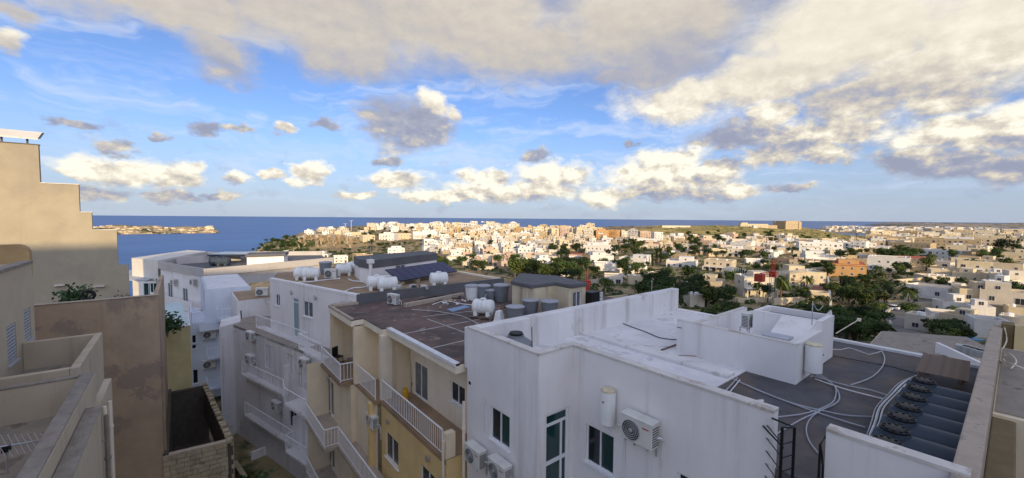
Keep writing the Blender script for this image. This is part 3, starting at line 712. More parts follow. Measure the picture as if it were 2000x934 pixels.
        for a in range(10): k.box((.19 * math.cos(a * .628) - .025, .30 + .19 * math.sin(a * .628) - .025, 1.02), (.19 * math.cos(a * .628) + .025, .30 + .19 * math.sin(a * .628) + .025, 1.05))
        k.build('lid_lugs', m_black, lid)['kind'] = 'stuff'
        s = MB(); s.box((-.39, -.55, .60), (-.335, -.25, .68)); s.build('moulded_plate', m_tankgl, o)
        s = MB(); s.tube([(0, .62, .12), (0, .74, .12), (0, .74, .05)], .03); s.build('outlet', m_pipe, o, True)
        return o
    T0 = dark_tank(); xs = [10.76, 11.58, 12.40, 13.22, 14.06, 14.90, 15.74]
    for i, x in enumerate(xs):
        o = T0 if i == 0 else copy_tree(T0)
        o.location = (x, 1.14, ZR - .02); o.rotation_euler.z = R(rnd.uniform(-1.5, 1.5))
        tag(o, 'dark slate water tank with black lid, ' + ORD[i] + ' of seven counted from the camera', 'water tank', 'seven dark tanks in a row on the black roof')
    # slatted wooden table top
    o = thing('slatted_table', 'weathered wooden slatted table beyond the row of dark tanks', 'table', (19.2, 1.32, ZR - .03), R(2))
    sl = MB().box((-.05, -.56, 0), (.05, .56, .03)).mesh('slat', m_wood)
    for k in range(22): link('slat', sl, o, (-1.27 + k * .121, 0, .66))
    for y in (-.4, .4): b = MB(); b.box((-1.3, y - .04, .60), (1.3, y + .04, .658)); b.build('batten', m_wood, o)
    for x in (-1.15, 1.15):
        for y in (-.42, .42): b = MB(); b.box((x - .06, y - .06, 0), (x + .06, y + .06, .60)); b.build('leg', m_wood, o)
    # cables
    z = ZR + .02
    G = lambda x, y, dz=.0: PZ(x, y, z + dz)
    W = 'loose conduits on the black roof'
    cable('conduit', 'pale conduit curling from the wall heater towards the ladder gap', 'conduit', [G(1590, 725), G(1620, 745), G(1637, 765), G(1636, 785), G(1600, 803), G(1560, 822), G(1516, 848)], .019, m_pipe, W)
    cable('conduit', 'second pale conduit looping beside the heater conduit', 'conduit', [G(1585, 728), G(1628, 752), G(1630, 780), G(1610, 795), G(1570, 808), G(1515, 815)], .017, m_pipe, W)
    cable('conduit', 'thick pale conduit running from the white curb to the tank row', 'conduit', [G(1432, 740), G(1475, 760), G(1540, 785), G(1610, 803), G(1660, 812), G(1708, 814)], .018, m_pipe, W)
    cable('conduit', 'grey conduit running below the thick pale one to the tank row', 'conduit', [G(1435, 742), G(1500, 770), G(1580, 800), G(1640, 820), G(1690, 835)], .02, m_pipe, W)
    cable('conduit', 'twin conduit from the white curb into the near parapet corner', 'conduit', [G(1440, 738), G(1425, 755), G(1408, 772)], .02, m_pipe, W)
    cable('conduit', 'short conduit bending down beside the near parapet', 'conduit', [G(1445, 742), G(1432, 758), G(1420, 772)], .018, m_pipe2, W)
    cable('conduit', 'grey conduit curving down to the ladder rail', 'conduit', [G(1606, 800), G(1585, 815), G(1575, 835), G(1580, 860), G(1598, 885)], .016, m_pipe, W)
    cable('conduit', 'straight pair of conduits crossing the black roof to the tanks', 'conduit', [G(1590, 735), G(1650, 752), G(1700, 762), G(1732, 772)], .02, m_pipe, W)
    cable('conduit', 'thin line beside the straight pair of conduits', 'conduit', [G(1592, 740), G(1650, 760), G(1728, 780)], .02, m_pipe2, W)
    cable('conduit', 'curved conduit crossing the far black roof', 'conduit', [G(1722, 685), G(1728, 700), G(1722, 718), G(1700, 738), G(1662, 752)], .02, m_pipe, W)
    cable('cable', 'thin wavy wire along the far edge of the black roof', 'cable', [G(1606, 680), G(1640, 683), G(1660, 680), G(1690, 690), G(1700, 692), G(1722, 686)], .012, m_pipe2, W)
    cable('cable', 'black cable lying across the far black roof', 'cable', [G(1600, 690), G(1680, 705), G(1740, 716), G(1790, 730)], .016, m_cable, W)
    cable('cable', 'black cable snaking across the white roof to the stair turret', 'cable', [G(1214, 628), G(1222, 634), G(1260, 648), G(1290, 660), G(1326, 664)], .020, m_cable)
    cable('cable', 'black cable hugging the foot of the long parapet', 'cable', [G(1212, 628), G(1235, 624), G(1265, 616), G(1300, 608), G(1316, 605)], .018, m_cable)
    cable('cable', 'tangled thin wire along the foot of the turret wall', 'cable', [G(1325, 694), G(1360, 696), G(1390, 704), G(1430, 712)], .012, m_rust)
    cable('plank', 'loose pale batten lying on the white roof by the turret', 'batten', [G(1258, 674), G(1305, 676)], .03, m_pipe2, None, 4)
    cable('plank', 'dark plank leaning by the turret foot on the white roof', 'batten', [G(1292, 684), G(1326, 672)], .05, m_wood, None, 4)
    for k in range(6):
        dx = k * 3
        cable('conduit', '%s conduit from the roof side in the bundle feeding the dark tank row' % ORD[k], 'conduit',
              [PZ(1690 + dx * .8, 860 - k, z + .25 + .05 * k), PZ(1702 + dx, 825, z + .4), PZ(1712 + dx, 795, z + .3 + .04 * k), PZ(1735 + dx, 770, z + .35), PZ(1757 + dx, 748, z + .35), PZ(1790, 733, z + .2)], .016, [m_pipe, m_cable, m_pipe2][k % 3], 'bundle of conduits along the tanks')
    cable('debris', 'white paint splash of rags on the black roof', 'rag', [G(1480, 784), G(1490, 783)], .05, m_pipe2, None, 5)
    # ladder and gate in the parapet gap
    o = thing('steel_ladder', 'black steel stair rail standing in the parapet gap', 'ladder', (0, 0, 0))
    a = PX(1528, 835, 9.2); b = PX(1552, 835, 9.55)
    for q in (a, b):
        mb = MB(); mb.box((q.x - .022, q.y - .022, 91.5), (q.x + .022, q.y + .022, q.z)); mb.build('post', m_blackmetal, o)
    mb = MB(); mb.tube([a, b], .018); mb.tube([PX(1508, 817, 9.66), b], .02); mb.tube([PX(1490, 832, 9.66), PX(1530, 875, 9.25)], .018); mb.build('handrail', m_blackmetal, o)
    for k in range(5):
        zz = a.z - .35 - k * .28
        mb = MB(); mb.tube([(a.x, a.y, zz), (b.x, b.y, zz)], .012); mb.tube([(a.x, a.y, zz + .03), (9.68, 3.2, zz + .06)], .012); mb.build('rung', m_blackmetal, o)
    o = thing('steel_rail', 'black bent steel rail at the corner of the right parapet', 'railing', (0, 0, 0))
    q = PX(1602, 868, 9.55); e = PX(1613, 852, 9.75)
    mb = MB(); mb.tube([e, q, (q.x, q.y, 91.5)], .022); mb.build('post', m_blackmetal, o); mb = MB(); mb.tube(spline([q, (q.x + .02, q.y - .04, q.z - .3), (q.x, q.y - .06, q.z - .8), (q.x, q.y, 92)], 5), .018); mb.build('curved_bar', m_blackmetal, o)
    # satellite dish seen edge-on and antenna poles
    o = thing('satellite_dish', 'white satellite dish seen edge-on behind the stair turret', 'satellite dish', PZ(1632, 662, ZR))
    b = MB(); b.lathe([(.05, 0), (.25, .03), (.45, .10), (.55, .17), (.55, .18), (.44, .12), (.05, .02)], 24, (0, 0, 0), 'x', False); d = b.build('reflector', m_white, o, True); d.location = (-.3, .2, .75); d.rotation_euler = (0, R(-24), R(108))
    b = MB(); b.tube([(-.2, .2, 0), (-.2, .2, .8)], .03); b.build('mast', m_alu, o, True)
    b = MB(); b.tube([(0, 0, .25), (.9, -.6, .85)], .02); b.build('feed_arm', m_cream2, o, True); b = MB(); b.box((.85, -.68, .80), (1.0, -.55, .92)); b.build('feed_head', m_cream2, o)
    o = thing('antenna_pole', 'thin white antenna pole on the stair turret', 'antenna', (17.9, 4.6, 95.9))
    b = MB(); b.tube([(0, 0, 0), (0, 0, 1.15)], .018); b.build('pole', m_alu, o); b = MB(); b.tube(spline([(0, 0, 1.1), (.25, -.1, .8), (.5, -.2, .95)], 5), .008); b.build('wire', m_pipe2, o)
m_concrete_b = mat('beige_stone_coping', (.42, .345, .27), .9, .16, 1.6, 0, spots=(1.6, .57, (.22, .19, .18), .7), bump=.3, bscale=12)
m_ledge_shade = mat('brown_mossy_ledge_and_shade', (.19, .145, .075), .9, .2, 1.6, 0, spots=(4, .66, (.30, .24, .15), .8), bump=.4, bscale=12)  # mossy ledge, and the painted shade on the chimney's side
white_block()

# ================================================================== cream block with the brown roof and balconies
ZT_, = (94.5,)
def cream_block():
    r = thing('apartment_block', 'cream apartment block with stained brown roof and white balcony railings', 'apartment block')
    Z = ZT_; Y0, Y1, Y2, Y3 = 12.96, 19.3, 22.0, 25.9; XE = 23.2
    FL = 91.0; FL2 = 87.6; FL3 = 84.2
    # roof slab with overhanging eave
    roof = MB(); roof.prism([(7.85, Y0), (XE, Y0), (XE, 25.7), (8.6, 25.7), (8.6, 26.3), (6.9, 26.3), (6.9, Y2), (7.55, Y2), (7.55, Y1 + .1), (7.8, Y1 + .1)], Z - .35, Z, False, True); roof.build('roof_slab', m_cream2, r)
    f = MB(); f.prism([(7.85, Y0), (XE, Y0), (XE, 25.7), (8.6, 25.7), (8.6, 26.3), (6.9, 26.3), (6.9, Y2), (7.55, Y2), (7.55, Y1 + .1), (7.8, Y1 + .1)], Z - .02, Z + .03); f.build('roof_membrane', m_brownroof, r)
    f = MB(); f.prism([(7.78, Y0), (8.02, Y0), (7.98, Y1), (7.74, Y1)], Z - .05, Z + .06); f.build('eave_flashing', m_pipe2, r)
    f = MB(); f.box((6.88, Y2, Z - .03), (7.05, 26.3, Z + .09)); f.box((7.05, 25.75, Z + .0), (8.55, 26.3, Z + .16)); f.build('roof_kerb', m_concrete_b, r)
    for (a, b) in (((7.9, 15.2), (12.6, 15.45)), ((7.9, 17.9), (14.2, 18.1)), ((10.6, 13.0), (10.2, 19.8)), ((13.8, 13.1), (13.2, 20)), ((10.2, 20.4), (15, 19.6))):
        t = (V2(b) - V2(a)).normalized(); n = Vector((t.y, -t.x)); s = MB(); s.obox(a, b, n, -.03, .03, Z + .028, Z + .036); s.build('joint_strip', m_joint, r)
    # walls
    A0, A1 = (9.05, Y1 - .1), (9.05, Y0)              # recessed wall behind the long balcony
    h0 = hole(A0, A1, 808, 703, 835, 800); h1 = hole(A0, A1, 880, 742, 908, 800)
    h0 = (h0[0], h0[1], FL + .02, h0[3]); 
    w = MB(); facade(w, A0, A1, FL - .2, Z - .3, [h0, h1]); w.build('wall', m_cream2, r)
    window(r, A0, A1, h0, 2, 'sliding_door', gm=m_curtain, sill=False); window(r, A0, A1, h1, 2, gm=m_glassd)
    B0, B1 = (8.3, 26.2), (8.3, Y1 + .1); hb = hole(B0, B1, 684, 645, 702, 712); hb = (hb[0], hb[1], FL + .02, hb[3])
    w = MB(); facade(w, B0, B1, FL - .2, Z - .3, [hb]); facade(w, (8.3, Y1 + .1), (9.05, Y1 + .1), FL - .2, Z - .3); facade(w, (6.95, 26.2), (8.3, 26.2), FL - .2, Z - .3)
    w.box((7.05, Y2 + .0, FL), (8.3, Y2 + .25, Z - .3)); w.build('wall', m_cream, r)
    window(r, B0, B1, hb, 2, 'sliding_door', gm=[m_glassd, m_curtain], sill=False)
    p = MB(); p.box((7.45, Y1 - .05, FL), (8.0, Y1 + .2, Z - .3)); p.build('pillar', m_cream2, r)
    # floors and lower facades
    D0, D1 = (7.45, Y1), (7.45, Y0)
    hd = [hole(D0, D1, 753, 840, 778, 905), hole(D0, D1, 822, 905, 852, 990)]
    hd = [(a, b, z1 - 1.25, z1) for a, b, z0, z1 in hd]
    w = MB(); facade(w, D0, D1, ZG, FL - .02, hd); facade(w, (7.45, Y0), (23, Y0), ZG, FL - .02); w.build('ochre_wall', m_yellow, r)
    for h in hd: window(r, D0, D1, h, 2, gm=m_glassd)
    s = MB(); s.box((7.40, Y0 + .02, FL - .18), (9.06, Y1, FL)); s.build('balcony_slab', m_brownroof2, r)
    s = MB(); s.box((7.15, Y1 + .02, FL - .18), (8.3, Y2 + .6, FL)); s.box((6.45, Y2 + .6, FL - .181), (8.3, 26.5, FL - .001)); s.build('balcony_slab', m_brownroof2, r)
    w = MB(); w.box((7.46, Y0 + .03, FL - .001), (7.85, Y0 + .30, FL + .95)); w.build('balcony_end_pier', m_cream, r)
    E0, E1 = (7.0, 26.5), (7.0, Y2 + .5); he = hole(E0, E1, 634, 745, 652, 815); he = (he[0], he[1], FL2 + .02, FL2 + 2.2)
    w = MB(); facade(w, E0, E1, ZG, FL - .18, [he, (he[0], he[1], FL3 + .02, FL3 + 2.2)]); w.build('wall', m_cream, r)
    window(r, E0, E1, he, 2, 'sliding_door', gm=m_glass, sill=False); window(r, E0, E1, (he[0], he[1], FL3 + .02, FL3 + 2.2), 2, 'sliding_door', gm=m_glassd, sill=False)
    w = MB(); facade(w, (7.0, Y2 + .5), (7.25, Y2 + .5), ZG, FL - .18); facade(w, (7.25, Y2 + .5), (7.25, Y1), ZG, FL - .18); facade(w, (5.75, 26.9), (7.0, 26.9), ZG, FL); w.build('wall', m_cream, r)
    s = MB()
    for fl in (FL2, FL3): s.box((5.62, Y2 + .65, fl - .18), (7.0, 26.9, fl)); s.box((6.30, 14, fl - .181), (7.25, Y2 + .65, fl - .001))
    s.build('balcony_slab', m_concrete_b, r)
    w = MB(); w.box((7.0, 19.7, FL2), (7.24, 19.95, FL - .2)); w.build('pillar', m_yellow, r)
    railing(r, [(6.5, 26.45), (6.5, 22.62), (7.2, 22.55), (7.2, Y1 + .12)], FL + 1.05, 1.0)
    railing(r, [(7.44, Y1 - .12), (7.44, Y0 + .3)], FL + 1.05, 1.0)
    railing(r, [(5.66, 26.88), (5.66, 22.7), (6.34, 22.66), (6.34, 15.0)], FL2 + 1.05, 1.0)
    railing(r, [(5.66, 26.88), (5.66, 22.7), (6.34, 22.66), (6.34, 17.0)], FL3 + 1.05, 1.0)
    # wall lamps
    for (x, y, A, B) in ((759, 823, D0, D1), (837, 895, D0, D1), (641, 738, E0, E1)):
        u, z = plane_uv(x, y, A, B); b = MB(); q = along(A, B, u, .05); b.lathe([(.13, -.05), (.13, 0), (.06, .04)], 14, (q.x, q.y, z), 'x'); b.build('wall_lamp', m_alu, r)
    u, z = plane_uv(773, 716, A0, A1); b = MB(); b.obox(along(A0, A1, u - .12), along(A0, A1, u + .12), (-1, 0), .0, .03, z - .09, z + .09); b.build('vent', m_acd, r)
    b = MB(); q = PX(905, 800, 8.0); b.tube([(7.38, Y0 + .12, 84), (7.38, Y0 + .12, 91.7)], .055, 8); b.build('rain_pipe', m_cream2, r, True)
    ac_px(A0, A1, 775, 688, 'air conditioner hung under the brown roof eave above the long balcony', 1.0)
    ac_px(D0, D1, 738, 818, 'air conditioner on the ochre wall below the long balcony', 1.0)
    ac_px(E0, E1, 622, 745, 'air conditioner on the cream wall beside the tall sliding door', 1.0)
    # yellow gas bottle
    u, z = plane_uv(792, 775, (8.35, Y1), (8.35, Y0)); q = along((8.35, Y1), (8.35, Y0), u)
    o = thing('gas_bottle', 'yellow gas bottle standing on the long balcony', 'gas bottle', (q.x, q.y, FL))
    b = MB(); b.lathe([(.13, 0), (.15, .03), (.15, .42), (.12, .52), (.05, .56)], 18); b.build('body', m_yellowgas, o, True)
    b = MB(); b.lathe([(.09, .55), (.09, .66), (.085, .66), (.085, .56)], 14, cap=False); b.build('collar', m_yellowgas, o, True)
    o = thing('balcony_chair', 'dark folding chair at the far end of the upper cream balcony', 'chair', (7.3, 25.9, FL), R(30))
    b = MB(); b.box((-.22, -.22, .42), (.22, .22, .46)); b.build('seat', m_black, o); b = MB(); b.box((-.22, .20, .44), (.22, .24, 1.0)); b.build('backrest', m_black, o)
    for x in (-.2, .2):
        for y in (-.2, .2): b = MB(); b.box((x - .015, y - .015, 0), (x + .015, y + .015, .42)); b.build('leg', m_black, o)
    # ------ things on the brown roof
    zr = Z + .03
    g = lambda x, y, dz=0: PZ(x, y, zr + dz)
    q = g(948, 622); tank(HT0, 'white horizontal tank on a wooden pallet near the long white parapet', (q.x, q.y + .2, zr + .14), R(-58), 1.0)
    o = thing('pallet', 'wooden pallet under the white tank on the brown roof', 'pallet', (q.x, q.y + .2, zr), R(-58))
    bd = MB().box((-.7, -.05, 0), (.7, .05, .03)).mesh('board', m_wood)
    for k in range(6): link('board', bd, o, (0, -.45 + .18 * k, .10))
    for x in (-.6, 0, .6): b = MB(); b.box((x - .05, -.5, 0), (x + .05, .5, .10)); b.build('bearer', m_wood, o)
    q = g(975, 627); o = thing('plastic_hopper', 'white plastic tub upside down beside the pallet tank', 'tub', (q.x, q.y, zr), R(20))
    b = MB(); b.prism([(-.24, -.24), (.24, -.24), (.24, .24), (-.24, .24)], 0, .05); i = len(b.v); b.v += [(-.22, -.22, .05), (.22, -.22, .05), (.22, .22, .05), (-.22, .22, .05), (-.14, -.14, .55), (.14, -.14, .55), (.14, .14, .55), (-.14, .14, .55)]
    for k in range(4): b.f.append((i + k, i + (k + 1) % 4, i + 4 + (k + 1) % 4, i + 4 + k)); b.m.append(0)
    b.f.append((i + 4, i + 5, i + 6, i + 7)); b.m.append(0); b.build('shell', m_tankw, o, bevel=.02)
    b = MB(); b.box((-.05, -.16, .55), (.05, .05, .58)); b.build('handle', m_tankw, o)
    for (x, y, s, mm, lab) in ((944, 586, 1.0, None, 'grey round tank just right of the cream one'), (958, 588, .75, None, 'small grey round tank between two larger ones'), (979, 588, 1.1, None, 'largest grey round tank, rightmost of the four beside the stained hut'), (922, 586, 1.0, m_tankw, 'cream round tank, leftmost of the four round tanks on the brown roof')):
        q = g(x, y); o = tank(VT0, lab, (q.x, q.y, zr), rnd.uniform(0, 6), (s * .98, s * .98, s * 1.02))
        if mm: o.children[0].data = o.children[0].data.copy(); o.children[0].data.materials[0] = mm
    for (x, y, s, lab) in ((1036, 613, 1.0, 'grey round tank with pale lid in front of the stained hut'), (1073, 617, 1.05, 'grey round tank half hidden by the long white parapet'), (1006, 628, 1.0, 'grey round tank beside the white tub, its lid just above the parapet')):
        q = g(x, y); tank(VT0, lab, (q.x, q.y, zr), 0, (s, s, s * .85))
    q = g(775, 594); ac(None, None, 0, 0, 'white air conditioner standing on the brown roof by the grey felt wall', 1.0, rz=R(-75), loc=(q.x, q.y, zr))
    q = g(941, 593); o = tag(MB().box((-.03, -.4, 0), (.03, .4, .6)).build('leaning_panel', m_alu), 'small metal panel leaning by the white pallet tank', 'panel'); o.location = (q.x, q.y, zr); o.rotation_euler = (0, R(25), R(-40))
    o = tag(MB().prism([(-.9, -.3), (.7, -.35), (.9, .2), (-.6, .35)], 0, .03).build('plastic_sheet', m_tile), 'crumpled blue plastic sheet lying on the brown roof', 'sheet'); q = g(895, 603); o.location = (q.x, q.y, zr + .005); o.rotation_euler.z = R(20)
    for k, (pts, rr, mm, lab) in enumerate([([(845, 595), (870, 588), (905, 594), (940, 597)], .03, m_pipe2, 'white pipe running across the brown roof debris'), ([(800, 592), (830, 583), (870, 577), (900, 580)], .035, m_cable, 'black hose lying along the grey felt wall'), ([(850, 590), (880, 582), (915, 586), (930, 596)], .025, m_cable, 'black hose coiled among the roof debris'),
                                           ([(805, 605), (850, 608), (900, 617), (935, 634)], .022, m_joint, 'long pale pipe crossing the brown roof towards the white parapet'), ([(985, 600), (1000, 596), (1012, 604), (1030, 612)], .03, m_rust, 'rusty pipe at the foot of the stained hut'), ([(840, 583), (880, 590), (930, 588)], .02, m_rust, 'thin rusty rod lying among the roof debris')]):
        cable('roof_pipe', lab, 'pipe', [g(x, y, .05) for x, y in pts], rr, mm, 'pipes and hoses on the brown roof')
    # low concrete upstand by the felt wall
    o = MB(); a, b = g(790, 600), g(905, 578); o.obox(a, b, (0, 1), -.15, .15, zr, zr + .22); o.build('low_upstand', m_concrete_b, r)
    for k in range(14):
        q = g(rnd.uniform(800, 935), rnd.uniform(580, 604)); s = rnd.uniform(.06, .2)
        o = MB().prism([(-s, -s * .6), (s, -s * .5), (s * .8, s * .7), (-s * .9, s * .5)], 0, rnd.uniform(.03, .12)).build('rubble', rnd.choice([m_stone, m_wood, m_acd, m_pipe2]))
        tag(o, 'piece of builder rubble scattered on the brown roof by the felt wall', 'rubble', 'rubble on the brown roof'); o.location = (q.x, q.y, zr); o.rotation_euler.z = rnd.uniform(0, 3)
    # ------ stained hut with felt roof at the far side
    r2 = thing('roof_hut', 'stained cream roof hut with grey felt roof and sliding door', 'hut')
    a = PZ(1000, 602, zr); X0, Y0_ = a.x, a.y
    P1 = PZ(1040, 613, zr); P2 = PZ(1082, 605, zr); P3 = PZ(1110, 612, zr); P4 = PZ(1143, 606, zr)
    hz = 95.98
    poly = [P1, P2, P3, P4, P4 + Vector((.6, 3.0, 0)), a + Vector((2.6, 2.2, 0)), a]
    w = MB(); pts = [a, P1, P2, P3]
    for A, B in zip(pts[:-1], pts[1:]): facade(w, A, B, zr, hz)
    hd = hole(P3, P4, 1119, 565, 1135, 604); facade(w, P3, P4, zr, hz, [(hd[0], hd[1], zr + .05, hz - .25)])
    facade(w, P4, poly[4], zr, hz); facade(w, poly[4], poly[5], zr, hz); facade(w, poly[5], a, zr, hz); w.build('wall', m_hut, r2)
    window(r2, P3, P4, (hd[0], hd[1], zr + .05, hz - .25), 2, 'sliding_door', gm=m_curtain, sill=False)
    cx = sum((p for p in poly), Vector()) / len(poly); big = [V2(cx) + (V2(p) - V2(cx)) * 1.05 for p in poly]
    f = MB(); f.prism(big, hz, hz + .22, True, True); f.build('felt_roof', m_greyfelt, r2, bevel=.04)
    # cage of dark louvres beside it
    o = thing('roof_cage', 'dark cage with white louvred side right of the stained hut', 'cage', PZ(1157, 608, zr))
    b = MB(); b.box((-.1, 0, 0), (.8, .7, 1.1)); b.build('dark_box', m_black, o)
    sl = MB().box((.0, -.05, 0), (.05, .0, .045)).mesh('slat', m_rail)
    for k in range(12): q = link('slat', sl, o, (.62, -.01, .05 + k * .088)); q.scale = (5, 1, 1)
m_hut = mat('streaked_hut_render', (.62, .53, .38), .88, .10, 1.2, .75, bump=.2, bscale=9)
cream_block()

# ================================================================== white block with the ochre-brown roof (behind the cream one)
def third_block():
    r = thing('apartment_block', 'white apartment block with ochre-brown roof, solar panels and long lower balconies', 'apartment block')
    Z = 95.1; ZF = 91.1
    A = Vector((8.44, 25.85)); B = Vector((5.35, 36.8)); Cn = Vector((20.2, 25.9)); D = Vector((19.0, 40.5)); E = Vector((6.6, 41.0))
    hs = [hole(B, A, 538, 574, 547, 599), hole(B, A, 571, 581, 584, 640), hole(B, A, 592, 587, 611, 622)]
    hs[1] = (hs[1][0], hs[1][1], ZF + .02, hs[1][3])
    w = MB(); facade(w, B, A, ZF - .3, Z, hs); facade(w, E, B, ZF - 9, Z); w.build('wall', m_white, r)
    window(r, B, A, hs[0], 2, gm=m_glassd); window(r, B, A, hs[1], 1, 'door', gm=m_door, transom=.3, sill=False); window(r, B, A, hs[2], 2, gm=m_curtain)
    w = MB(); facade(w, A, Cn, ZF, Z + .02); w.obox(A, Cn, (0, 1), .004, .24, Z - .5, Z + .03); w.build('felt_parapet', m_greyfelt, r)
    w = MB(); n = Vector(((A - B).y, -(A - B).x)).normalized(); w.obox(B, A, -n, -.03, .26, Z - .14, Z + .05); w.build('front_parapet', m_white, r, bevel=.02)
    f = MB(); f.prism([A + Vector((.1, .2)), Cn + Vector((0, .2)), D, E, B + Vector((.2, 0))], Z - .5, Z - .12); f.build('roof_membrane', m_brownroof2, r)
    f = MB(); f.obox(D, Cn, (1, 0), -.3, .0, Z - .4, Z + .02); f.build('far_parapet', m_cream2, r)
    for (px, py) in ((570, 571), (617, 581), (670, 592)):
        u, z = plane_uv(px, py, B, A); q = along(B, A, u, .05); b = MB(); b.lathe([(.17, -.06), (.17, 0), (.08, .05)], 14, (q.x, q.y, z), 'x'); b.build('wall_lamp', m_alu, r)
    # lower storeys
    L0 = Vector((2.75, 41.5)); L1 = Vector((6.75, 26.95))          # front of the terrace
    t = (L1 - L0).normalized(); n = Vector((t.y, -t.x))
    hl = [hole(L0, L1, 517, 672, 531, 722), hole(L0, L1, 560, 690, 574, 735), hole(L0, L1, 582, 712, 592, 760), hole(L0, L1, 565, 800, 580, 840)]
    w = MB(); facade(w, L0, L1, 79, ZF, hl); w.build('wall', m_white2, r)
    for k, h in enumerate(hl): window(r, L0, L1, h, 2, 'shutter_door' if k < 3 else 'window', fm=m_shutter, gm=m_white2 if k < 3 else m_glassd, sill=False)
    s = MB(); s.prism([L0, L1, A, B, E, L0 + Vector((2.2, 1))], ZF - .2, ZF + .001); s.build('terrace_floor', m_concfloor, r)
    q0 = V2(PZ(500, 615, ZF + 1)); q1 = V2(PZ(600, 650, ZF + 1)); q2 = V2(PZ(583, 652, ZF + 1)); q3 = V2(PZ(627, 672, ZF + 1))
    railing(r, [q0, q1, q2, q3], ZF + 1.0, .98, .2)
    s = MB(); s.obox(q0, q1, n, -.6, .04, ZF - .16, ZF + .003); s.obox(q2, q3, n, -.6, .04, ZF - .161, ZF + .002); s.build('terrace_edge', m_white2, r)
    for zf, pts in ((87.75, ((472, 705), (553, 742), (556, 758), (597, 782))), (84.55, ((478, 785), (572, 842), (558, 850), (600, 876)))):
        P = [V2(PZ(x, y, zf + 1)) for x, y in pts]
        for a, b in ((P[0], P[1]), (P[2], P[3])):
            s = MB(); s.obox(a, b, n, -1.6, .05, zf - .18, zf); s.build('balcony_slab', m_white2, r)
        railing(r, P, zf + 1.0, .98, .2)
        a = P[1]; w = MB(); w.obox(a, a + t * .12, n, -1.5, 0, zf, zf + 2.0); w.build('balcony_partition', m_white2, r)
    # lower left wing with a roof terrace
    W0 = V2(PZ(428, 640, 91.2)); W1 = V2(PZ(470, 628, 91.2)); w = MB()
    W2 = W1 + (W1 - W0).normalized() * 2.5
    facade(w, W0 + n * 0, W1, 79, 91.2); facade(w, W0 + Vector((.3, 3)), W0, 79, 91.2); w.prism(ins([W0, W1, W1 + Vector((.3, 3)), W0 + Vector((.3, 3))]), 91.0, 91.19); w.build('side_wing', m_white2, r)
    b = MB(); q = along(W0, W1, .25, .07); b.tube([(q.x, q.y, 80), (q.x, q.y, 90.3)], .06, 8); b.build('rain_pipe', m_white2, r, True)
    for (px, py, lab) in ((497, 655, 'weathered air conditioner high on the white lower facade'), (496, 700, 'brown stained air conditioner above the long lower balcony'), (603, 708, 'air conditioner on the ledge beside the shuttered doors'), (548, 790, 'air conditioner in the shade under the lower balcony')):
        u, z = plane_uv(px, py, L0, L1); ac(L0, L1, u, z - .35, lab, 1.05)
    # ------ rooftop
    zr = Z - .12; g = lambda x, y, dz=0: PZ(x, y, zr + dz)
    for (x, y, rz, lab) in ((592, 546, 20, 'white horizontal tank, left of the pair at the far edge of the ochre roof'), (607, 547, 20, 'white horizontal tank, right of the pair at the far edge of the ochre roof'), (672, 538, 25, 'white horizontal tank behind the roof air conditioner'), (690, 533, 25, 'white horizontal tank partly hidden by the stair house'),
                            (736, 566, 22, 'white horizontal tank, left of the pair in front of the stair house'), (757, 569, 22, 'white horizontal tank, right of the pair in front of the stair house'), (857, 558, 22, 'white horizontal tank on bricks under the solar panels')):
        q = g(x, y); tank(HT0, lab, (q.x, q.y, zr), R(-39 + rz), 1.12)
    q = g(650, 543); ac(None, None, 0, 0, 'cream air conditioner standing between tanks on the ochre roof', 1.15, rz=R(-39), loc=(q.x, q.y, zr))
    q = g(640, 537); tank(VT0, 'dark blue-grey tank standing behind the roof air conditioner', (q.x, q.y + .6, zr), 0, 1.1)
    # stair house with grey felt band
    s = thing('stair_house', 'white stair house with wide grey felt band on the ochre roof', 'stair house')
    P0 = V2(g(703, 548)); P1 = V2(g(722, 552)); P2 = V2(g(853, 530)); P3 = P2 + Vector((.4, 3.2)); P4 = P0 + Vector((.5, 2.8))
    zt = PD(722, 525, project((P1.x, P1.y, zr))[2]).z; ztt = zt + .62
    w = MB(); h = hole(P1, P2, 773, 516, 793, 529)
    facade(w, P0, P1, zr, zt); facade(w, P1, P2, zr, zt, [(h[0], h[1], h[2], zt - .02)]); facade(w, P2, P3, zr, zt); facade(w, P4, P0, zr, zt); w.build('wall', m_white, s)
    window(s, P1, P2, (h[0], h[1], h[2], zt - .02), 2, gm=m_curtain)
    c = (P0 + P1 + P2 + P3 + P4) / 5; poly = [c + (p - c) * 1.02 for p in (P0, P1, P2, P3, P4)]
    f = MB(); f.prism(poly, zt, ztt, True, True); f.build('felt_band', m_greyfelt, s)
    o = thing('vent_pipe', 'white vent stack with box cap beside the stair house', 'vent', tuple(g(724, 553)))
    b = MB(); b.tube([(0, 0, 0), (0, 0, 1.55)], .13, 10); b.build('stack', m_white, o, True); b = MB(); b.box((-.22, -.22, 1.5), (.22, .22, 1.8)); b.build('cap', m_white, o)
    b = MB(); b.tube([(0, 0, 1.8), (0, 0, 3.2)], .015); b.build('aerial', m_alu, o)
    # solar panels, each its own
    a = g(747, 545, 0.85); b_ = g(867, 520, .85); 
    a0, b0 = V2(PZ(782, 552, zr + .25)), V2(PZ(893, 532, zr + .25)); N = 8
    t2 = (b0 - a0).normalized(); nn = Vector((-t2.y, t2.x)); L = (b0 - a0).length
    arr = thing('solar_array', 'row of eight violet-black solar panels tilted on the ochre roof', 'solar array', (a0.x, a0.y, zr + .35), math.atan2(t2.y, t2.x))
    pw = L / N; me = MB().box((.02, 0, 0), (pw - .02, 1.75, .035)).mesh('glass', m_pv); fr = MB().box((0, -.02, -.03), (pw, 1.77, .0)).mesh('panel', m_black)
